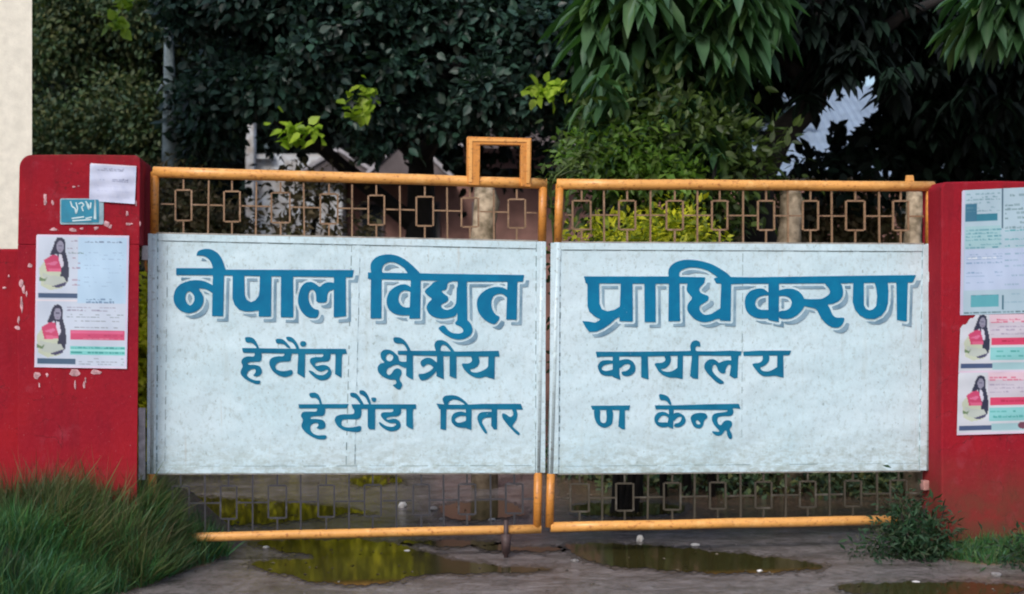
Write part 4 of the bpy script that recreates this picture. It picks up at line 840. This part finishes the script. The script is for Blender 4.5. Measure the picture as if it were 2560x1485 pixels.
# yellow-green hedge and undergrowth behind the sheet panels
def bush(lab, ells, n, per, L, mat, cat='shrub', group=None, spread=.1, name='bush', W_=.5):
    b = Vector((ells[0][0], ells[0][1], 0)); t = empty(name, b, label=lab, cat=cat, group=group)
    multi_tube('stem', [([b+Vector((random.uniform(-.1, .1), 0, -.05)), Vector(e[:3])] , [.03, .012]) for e in ells for _ in range(2)], M['bark'], t, 6)
    crown('foliage', ells, n, per, spread, L, W_, DI, M[mat], t)
bush('yellow leaved hedge seen in the gap beside the left pillar', [(-4.1, 12.2, .85, .9, .35, .85), (-3.1, 12.1, .8, .7, .35, .8)], 1300, 14, .09, 'leaf_yellow')
bush('yellow green bush reflected in the puddle before the left gate leaf', [(-1.5, 12.3, .8, .55, .35, .85), (-2.2, 12.1, .75, .6, .35, .8)], 1000, 14, .09, 'leaf_yellow')
bush('bright yellow green bush showing low in the grille of the right leaf', [E(1560, 612, 9.6, .36, .3, .12), E(1600, 585, 9.8, .2, .2, .1), E(1700, 600, 9.7, .26, .3, .16), E(1665, 545, 9.8, .10, .15, .12)], 230, 10, .065, 'leaf_yellowgreen', spread=.07)
bush('dark low undergrowth under the right gate leaf', [(1.9, 11.5, .35, 1.5, .45, .45), (3.1, 11.3, .4, 1.0, .5, .5)], 1100, 12, .10, 'leaf_olive')
bush('green weeds on the ground behind the right gate leaf', [(1.0, 10.9, .06, .35, .25, .10), (2.2, 10.6, .10, .9, .3, .12), (.9, 11.6, .15, .6, .3, .25)], 420, 12, .07, 'leaf_olive')
bush('olive bush behind the left end of the grille', [E(430, 560, 12.6, .35, .4, .5), E(520, 600, 13.4, .4, .4, .4)], 400, 12, .09, 'leaf_brown', spread=.09)
bush('sparse dark bush before the white end wall', [E(720, 520, 13.0, .42, .4, .35), E(820, 600, 13.0, .4, .4, .3), E(800, 450, 13.0, .25, .3, .15)], 70, 10, .10, 'leaf_brown', spread=.10)
bush('brown leafed bush behind the right half of the grille', [E(2090, 560, 13.2, .6, .4, .35), E(1850, 590, 13.2, .45, .4, .3)], 420, 12, .1, 'leaf_brown', spread=.09)
# far wood closing the view
for i, (x, Y, z, r, lab) in enumerate(((-12, 31, 6, 5.5, 'far dark tree behind the bushy tree at the left'), (-5.2, 33, 6, 5.2, 'far dark tree behind the grey trunk'), (1, 34, 6.5, 5, 'far dark tree above the middle of the gate'), (3.6, 32, 5, 2.3, 'far dark tree behind the long leaved tree'),
                           (15.5, 33, 6.5, 5.5, 'far dark tree at the right edge above the pillar'), (9.3, 30, 1.8, 2.4, 'low far tree beneath the sky gap at the right'))):
    tree(lab, (x, Y, 0), z*.7, (0, 0), [(x, Y, z, r, 2, r), (x+r*.4, Y-1, z*.5, r*.7, 1.5, r*.6), (x-r*.4, Y-1, z*.4, r*.7, 1.5, r*.5)], [dict(n=1500, per=9, spread=.35, L=.5, W=.6, tpl=DI, mat='leaf_black')], r0=.3)

# ------------------------------------------------------------------ grey trunk, pale trunks, hall behind
po = empty('grey_trunk', at(420, 742, 12).xy.to_3d(), label='grey lichened trunk rising above the left end of the gate', cat='pole')
multi_tube('shaft', [([at(424, 742, 12.7).xy.to_3d(), at(424, 600, 12.7), at(424, 400, 12.7), at(424, 260, 12.7), at(422, 60, 12.7)], [.085, .08, .07, .06, .04])], M['pole'], po, 14, .04)  # tapering grey trunk, its top lost in the foliage
multi_tube('spur', [([at(420, 232, 12.65), at(404, 214, 12.6), at(392, 234, 12.55)], [.02, .014, .008])], M['pole'], po, 8)
for (x0, x1, Y, lab, nm, c_, mt) in ((1180, 1243, 10.9, 'pale trunk behind the grille below the lock frame', 'pale_trunk', 'trunk', 'pale_bark'), (1945, 2005, 10.6, 'pale peeling trunk behind the grille of the right leaf', 'pale_trunk', 'trunk', 'pale_bark'), (2262, 2305, 10.4, 'beige post behind the grille close to the right pillar', 'post', 'post', 'pale_bark')):
    xm_ = (x0+x1)/2; r = (x1-x0)/2/F*Y
    multi_tube(nm, [([at(xm_, 742, Y).xy.to_3d(), at(xm_-4, 640, Y), at(xm_, 560, Y), at(xm_+5, 505, Y), at(xm_, 472, Y+.1)], [r*1.15, r*1.1, r*.95, r, r*.8])], M[mt], None, 12, .08, label=lab, cat=c_)
hall = empty('hall', (-1, 20, 0), label='low maroon building with stepped gables half hidden behind the trees', cat='building')
def part(nm, a, b_, mt, parent=hall, bev=0, **kw): return link(nm, box_mesh(nm, a, b_, bev), M[mt], parent, **kw)
X = lambda x, Y=20: (x-CX)/F*Y
Z = lambda y, Y=20: EYE+(CY-y)/F*Y
part('wall', (X(868), 20, 0), (X(2250), 24, Z(455)), 'hall')
part('wall', (X(640), 19.6, 0), (X(864), 23, Z(392)), 'hallwhite', label='white lime washed end wall')
part('corner_post', (X(634), 19.4, 0), (X(653), 19.59, Z(290)), 'hallwhite', label='pinkish white corner post')
part('eave', (X(640), 19.5, Z(405)), (X(700), 19.75, Z(395)), 'hallwhite')
for (x0, x1) in ((900, 960), (1180, 1230), (1040, 1100), (1500, 1560), (1780, 1840)):
    f = part('window', (X(x0), 19.95, Z(640)), (X(x1), 19.999, Z(505)), 'roof'); part('pane', (X(x0)+.04, 19.93, Z(640)+.04), (X(x1)-.04, 19.949, Z(505)-.04), 'glass', f)
for (xa, ya, xb, yb, Y) in ((735, 445, 845, 378, 19.4), (905, 452, 1020, 342, 19.2), (1150, 370, 1300, 270, 19.0)):
    a = at(xa, ya, Y); b_ = at(xb, yb, Y); mirx = 2*b_.x-a.x; dp = 3.0
    vs = [(a.x, Y, a.z), (b_.x, Y, b_.z), (mirx, Y, a.z), (a.x, Y+dp, a.z), (b_.x, Y+dp, b_.z), (mirx, Y+dp, a.z)]
    g = link('gable_roof', mesh_py('gable_roof', vs, [(0, 2, 1), (3, 4, 5), (0, 1, 4, 3), (1, 2, 5, 4), (0, 3, 5, 2)]), M['roof'], hall)
    d = (b_-a); n_ = Vector((-d.z, 0, d.x)).normalized()*.035
    for sgn in (1, -1):
        q = [a, b_, b_+n_*1.4, a+n_*1.4]; q = [Vector((p.x if sgn == 1 else 2*b_.x-p.x, Y-.04, p.z)) for p in q]
        vv = q+[p+Vector((0, .035, 0)) for p in q]
        link('verge_board', mesh_py('verge_board', vv, [(0, 1, 2, 3), (7, 6, 5, 4), (0, 4, 5, 1), (1, 5, 6, 2), (2, 6, 7, 3), (3, 7, 4, 0)]), M['verge'], g)

shed = empty('tin_shed', (7.7, 30, 0), label='distant pale blue grey tin roof showing through the leaf gap at the right', cat='building')
M['tin'] = simple('pale blue grey tin', (.23, .30, .40), .5, .2, 3, .2)
vs = []; fs = []; nr = 60
for i in range(nr+1):
    xx = 5.2+i*.085; dz = .03 if i % 2 else 0
    vs += [(xx, 28.6-dz, 4.0), (xx, 33.5-dz, 6.6+dz)]
for i in range(nr): fs.append((2*i, 2*i+2, 2*i+3, 2*i+1))
link('roof', mesh_py('roof', vs, fs), M['tin'], shed); link('wall', box_mesh('wall', (5.4, 28.9, 0), (10.1, 33, 4.1)), M['hallwhite'], shed)
# ------------------------------------------------------------------ grass
def grass(name, hf, x0, x1, y0, y1, n, L0, L1, mat, keep=None, tall=None, lab=None):
    P = np.stack([rng.uniform(x0, x1, n), rng.uniform(y0, y1, n)], 1); h = hf(P[:, 0], P[:, 1]); k = h > .0
    if keep is not None: k &= keep(P[:, 0], P[:, 1])
    P = P[k]; h = h[k]; n = len(P); L = rng.uniform(L0, L1, n)
    if tall is not None: L = L*tall(P[:, 0], P[:, 1])
    cl = np.stack([np.sin(P[:, 0]*9+P[:, 1]*5), np.cos(P[:, 1]*11-P[:, 0]*6)], 1); L = L*(1+.3*np.sin(P[:, 0]*14+1)*np.cos(P[:, 1]*17)); D = rng.normal(size=(n, 3))*.5; D[:, :2] += cl*.45; D[:, 2] = 1; Nn = rng.normal(size=(n, 3)); Nn[:, 2] *= .1
    leafmesh(name, np.column_stack([P, h-.005]), D, Nn, L, rng.uniform(.0025, .0055, n)*np.where(rng.random(n) < .12, 2.4, 1), GR, M[mat], kind='stuff', label=lab, cat='grass')
front = lambda X, Y: Y < 7.62+.137*X+ .0
grass('grass', bankL, -3.6, -1.35, 6.3, 8.1, 72000, .08, .20, 'grass', keep=lambda X, Y: (Y < 7.78+.137*X) | (X > -2.1), lab='green grass tufts on the bank in front of the left pillar')
grass('grass', bankL, -3.4, -1.42, 7.0, 7.9, 19000, .14, .30, 'grass_dry', keep=lambda X, Y: ((Y < 7.78+.137*X) & (Y > 7.2+.137*X)) | (X > -2.1), tall=lambda X, Y: .6+.5*sm((-1.65-X)/.5), lab='olive weeds along the foot of the left pillar')
grass('grass', bankR, 2.0, 4.6, 7.4, 8.4, 24000, .035, .11, 'grass', keep=lambda X, Y: (Y < 7.8+.137*X) | (X < 2.46), lab='low grass at the foot of the right pillar')
# weed clump by the right hinge
wd = empty('weed_clump', gnd(2290, 1385), label='dark green weed clump at the right end of the bottom rail', cat='plant')
crown('foliage', [(2.33, 8.02, .10, .14, .14, .20), (2.40, 7.96, .04, .14, .12, .09), (2.20, 7.95, .02, .22, .12, .07), (2.9, 7.7, .06, .2, .1, .05)], 280, 9, .065, .055, .3, DI, M['leaf_weed'], wd)
multi_tube('stem', [([Vector((2.38+dx_, 8.0, -.02)), Vector((2.38+dx_*2.4, 7.98, .3))], [.005, .003]) for dx_ in (-.06, 0, .05)], M['bark'], wd, 5)

# ------------------------------------------------------------------ stones, litter, leaves on the ground
def pebble(x, y, r, mat, lab, name='stone', cat='stone', flat=.6, group=None):
    bm = bmesh.new(); bmesh.ops.create_icosphere(bm, subdivisions=2, radius=r)
    for v in bm.verts: v.co = v.co*random.uniform(.78, 1.18); v.co.z *= flat
    me = bpy.data.meshes.new(name); bm.to_mesh(me); bm.free()
    o = link(name, me, M[mat], None, label=lab, cat=cat, group=group); p = gnd(x, y); o.location = (p.x, p.y, r*flat*.5); return o
pebble(1006, 1268, .030, 'litter', 'white crumpled scrap on the driveway behind the left gate leaf', 'litter_scrap', 'litter', .9)
pebble(1085, 1275, .035, 'stone', 'grey wedge shaped stone right of the white scrap', flat=.5)
pebble(1600, 1352, .022, 'litter', 'upright white scrap at the edge of the dark puddle', 'litter_scrap', 'litter', 1.2)
pebble(1738, 1364, .030, 'litter', 'flat white scrap lying right of the upright scrap', 'litter_scrap', 'litter', .3)
pebble(1018, 1379, .020, 'litter', 'small pale scrap at the edge of the yellow reflecting puddle', 'litter_scrap', 'litter', .4)
pebble(665, 1370, .020, 'litter', 'small pale stone beside the grass at the left puddle', flat=.5)
pebble(1437, 1404, .022, 'stone', 'pale grey pebble below the meeting stiles', flat=.5)
pebble(1105, 1299, .024, 'stone', 'pebble lying just behind the left bottom rail', flat=.4)
pebble(1230, 1300, .026, 'litter', 'thin pale scrap behind the bottom rail near the middle', 'litter_scrap', 'litter', .3)
pebble(1900, 1430, .018, 'litter', 'tiny pale speck in the brown mud to the right', 'litter_scrap', 'litter', .5)
pebble(2290, 1457, .022, 'litter', 'small white scrap in the mud at the lower right', 'litter_scrap', 'litter', .3)
pebble(2490, 1440, .03, 'stone', 'rounded stone in the mud below the right pillar', flat=.5)
pebble(240, 1478, .02, 'litter', 'tiny yellowish scrap in the grass at the bottom left', 'litter_scrap', 'litter', .4)
n = 900; xs = rng.uniform(-3, 4, n); ys = rng.uniform(6.6, 11.5, n); P = np.column_stack([xs, ys, np.full(n, .006)])
D = rng.normal(size=(n, 3)); D[:, 2] = .15; Nn = rng.normal(size=(n, 3))*.3; Nn[:, 2] = 1; LL = rng.uniform(.01, .035, n)
leafmesh('leaf_litter', P, D, Nn, LL, LL*.5, DI, leafmat('fallen leaves and grit', [(.03, .02, .015), (.12, .09, .06), (.22, .19, .15), (.05, .04, .02)], .7, 0), kind='stuff', label='fallen leaves and grit scattered on the driveway', cat='leaf litter')
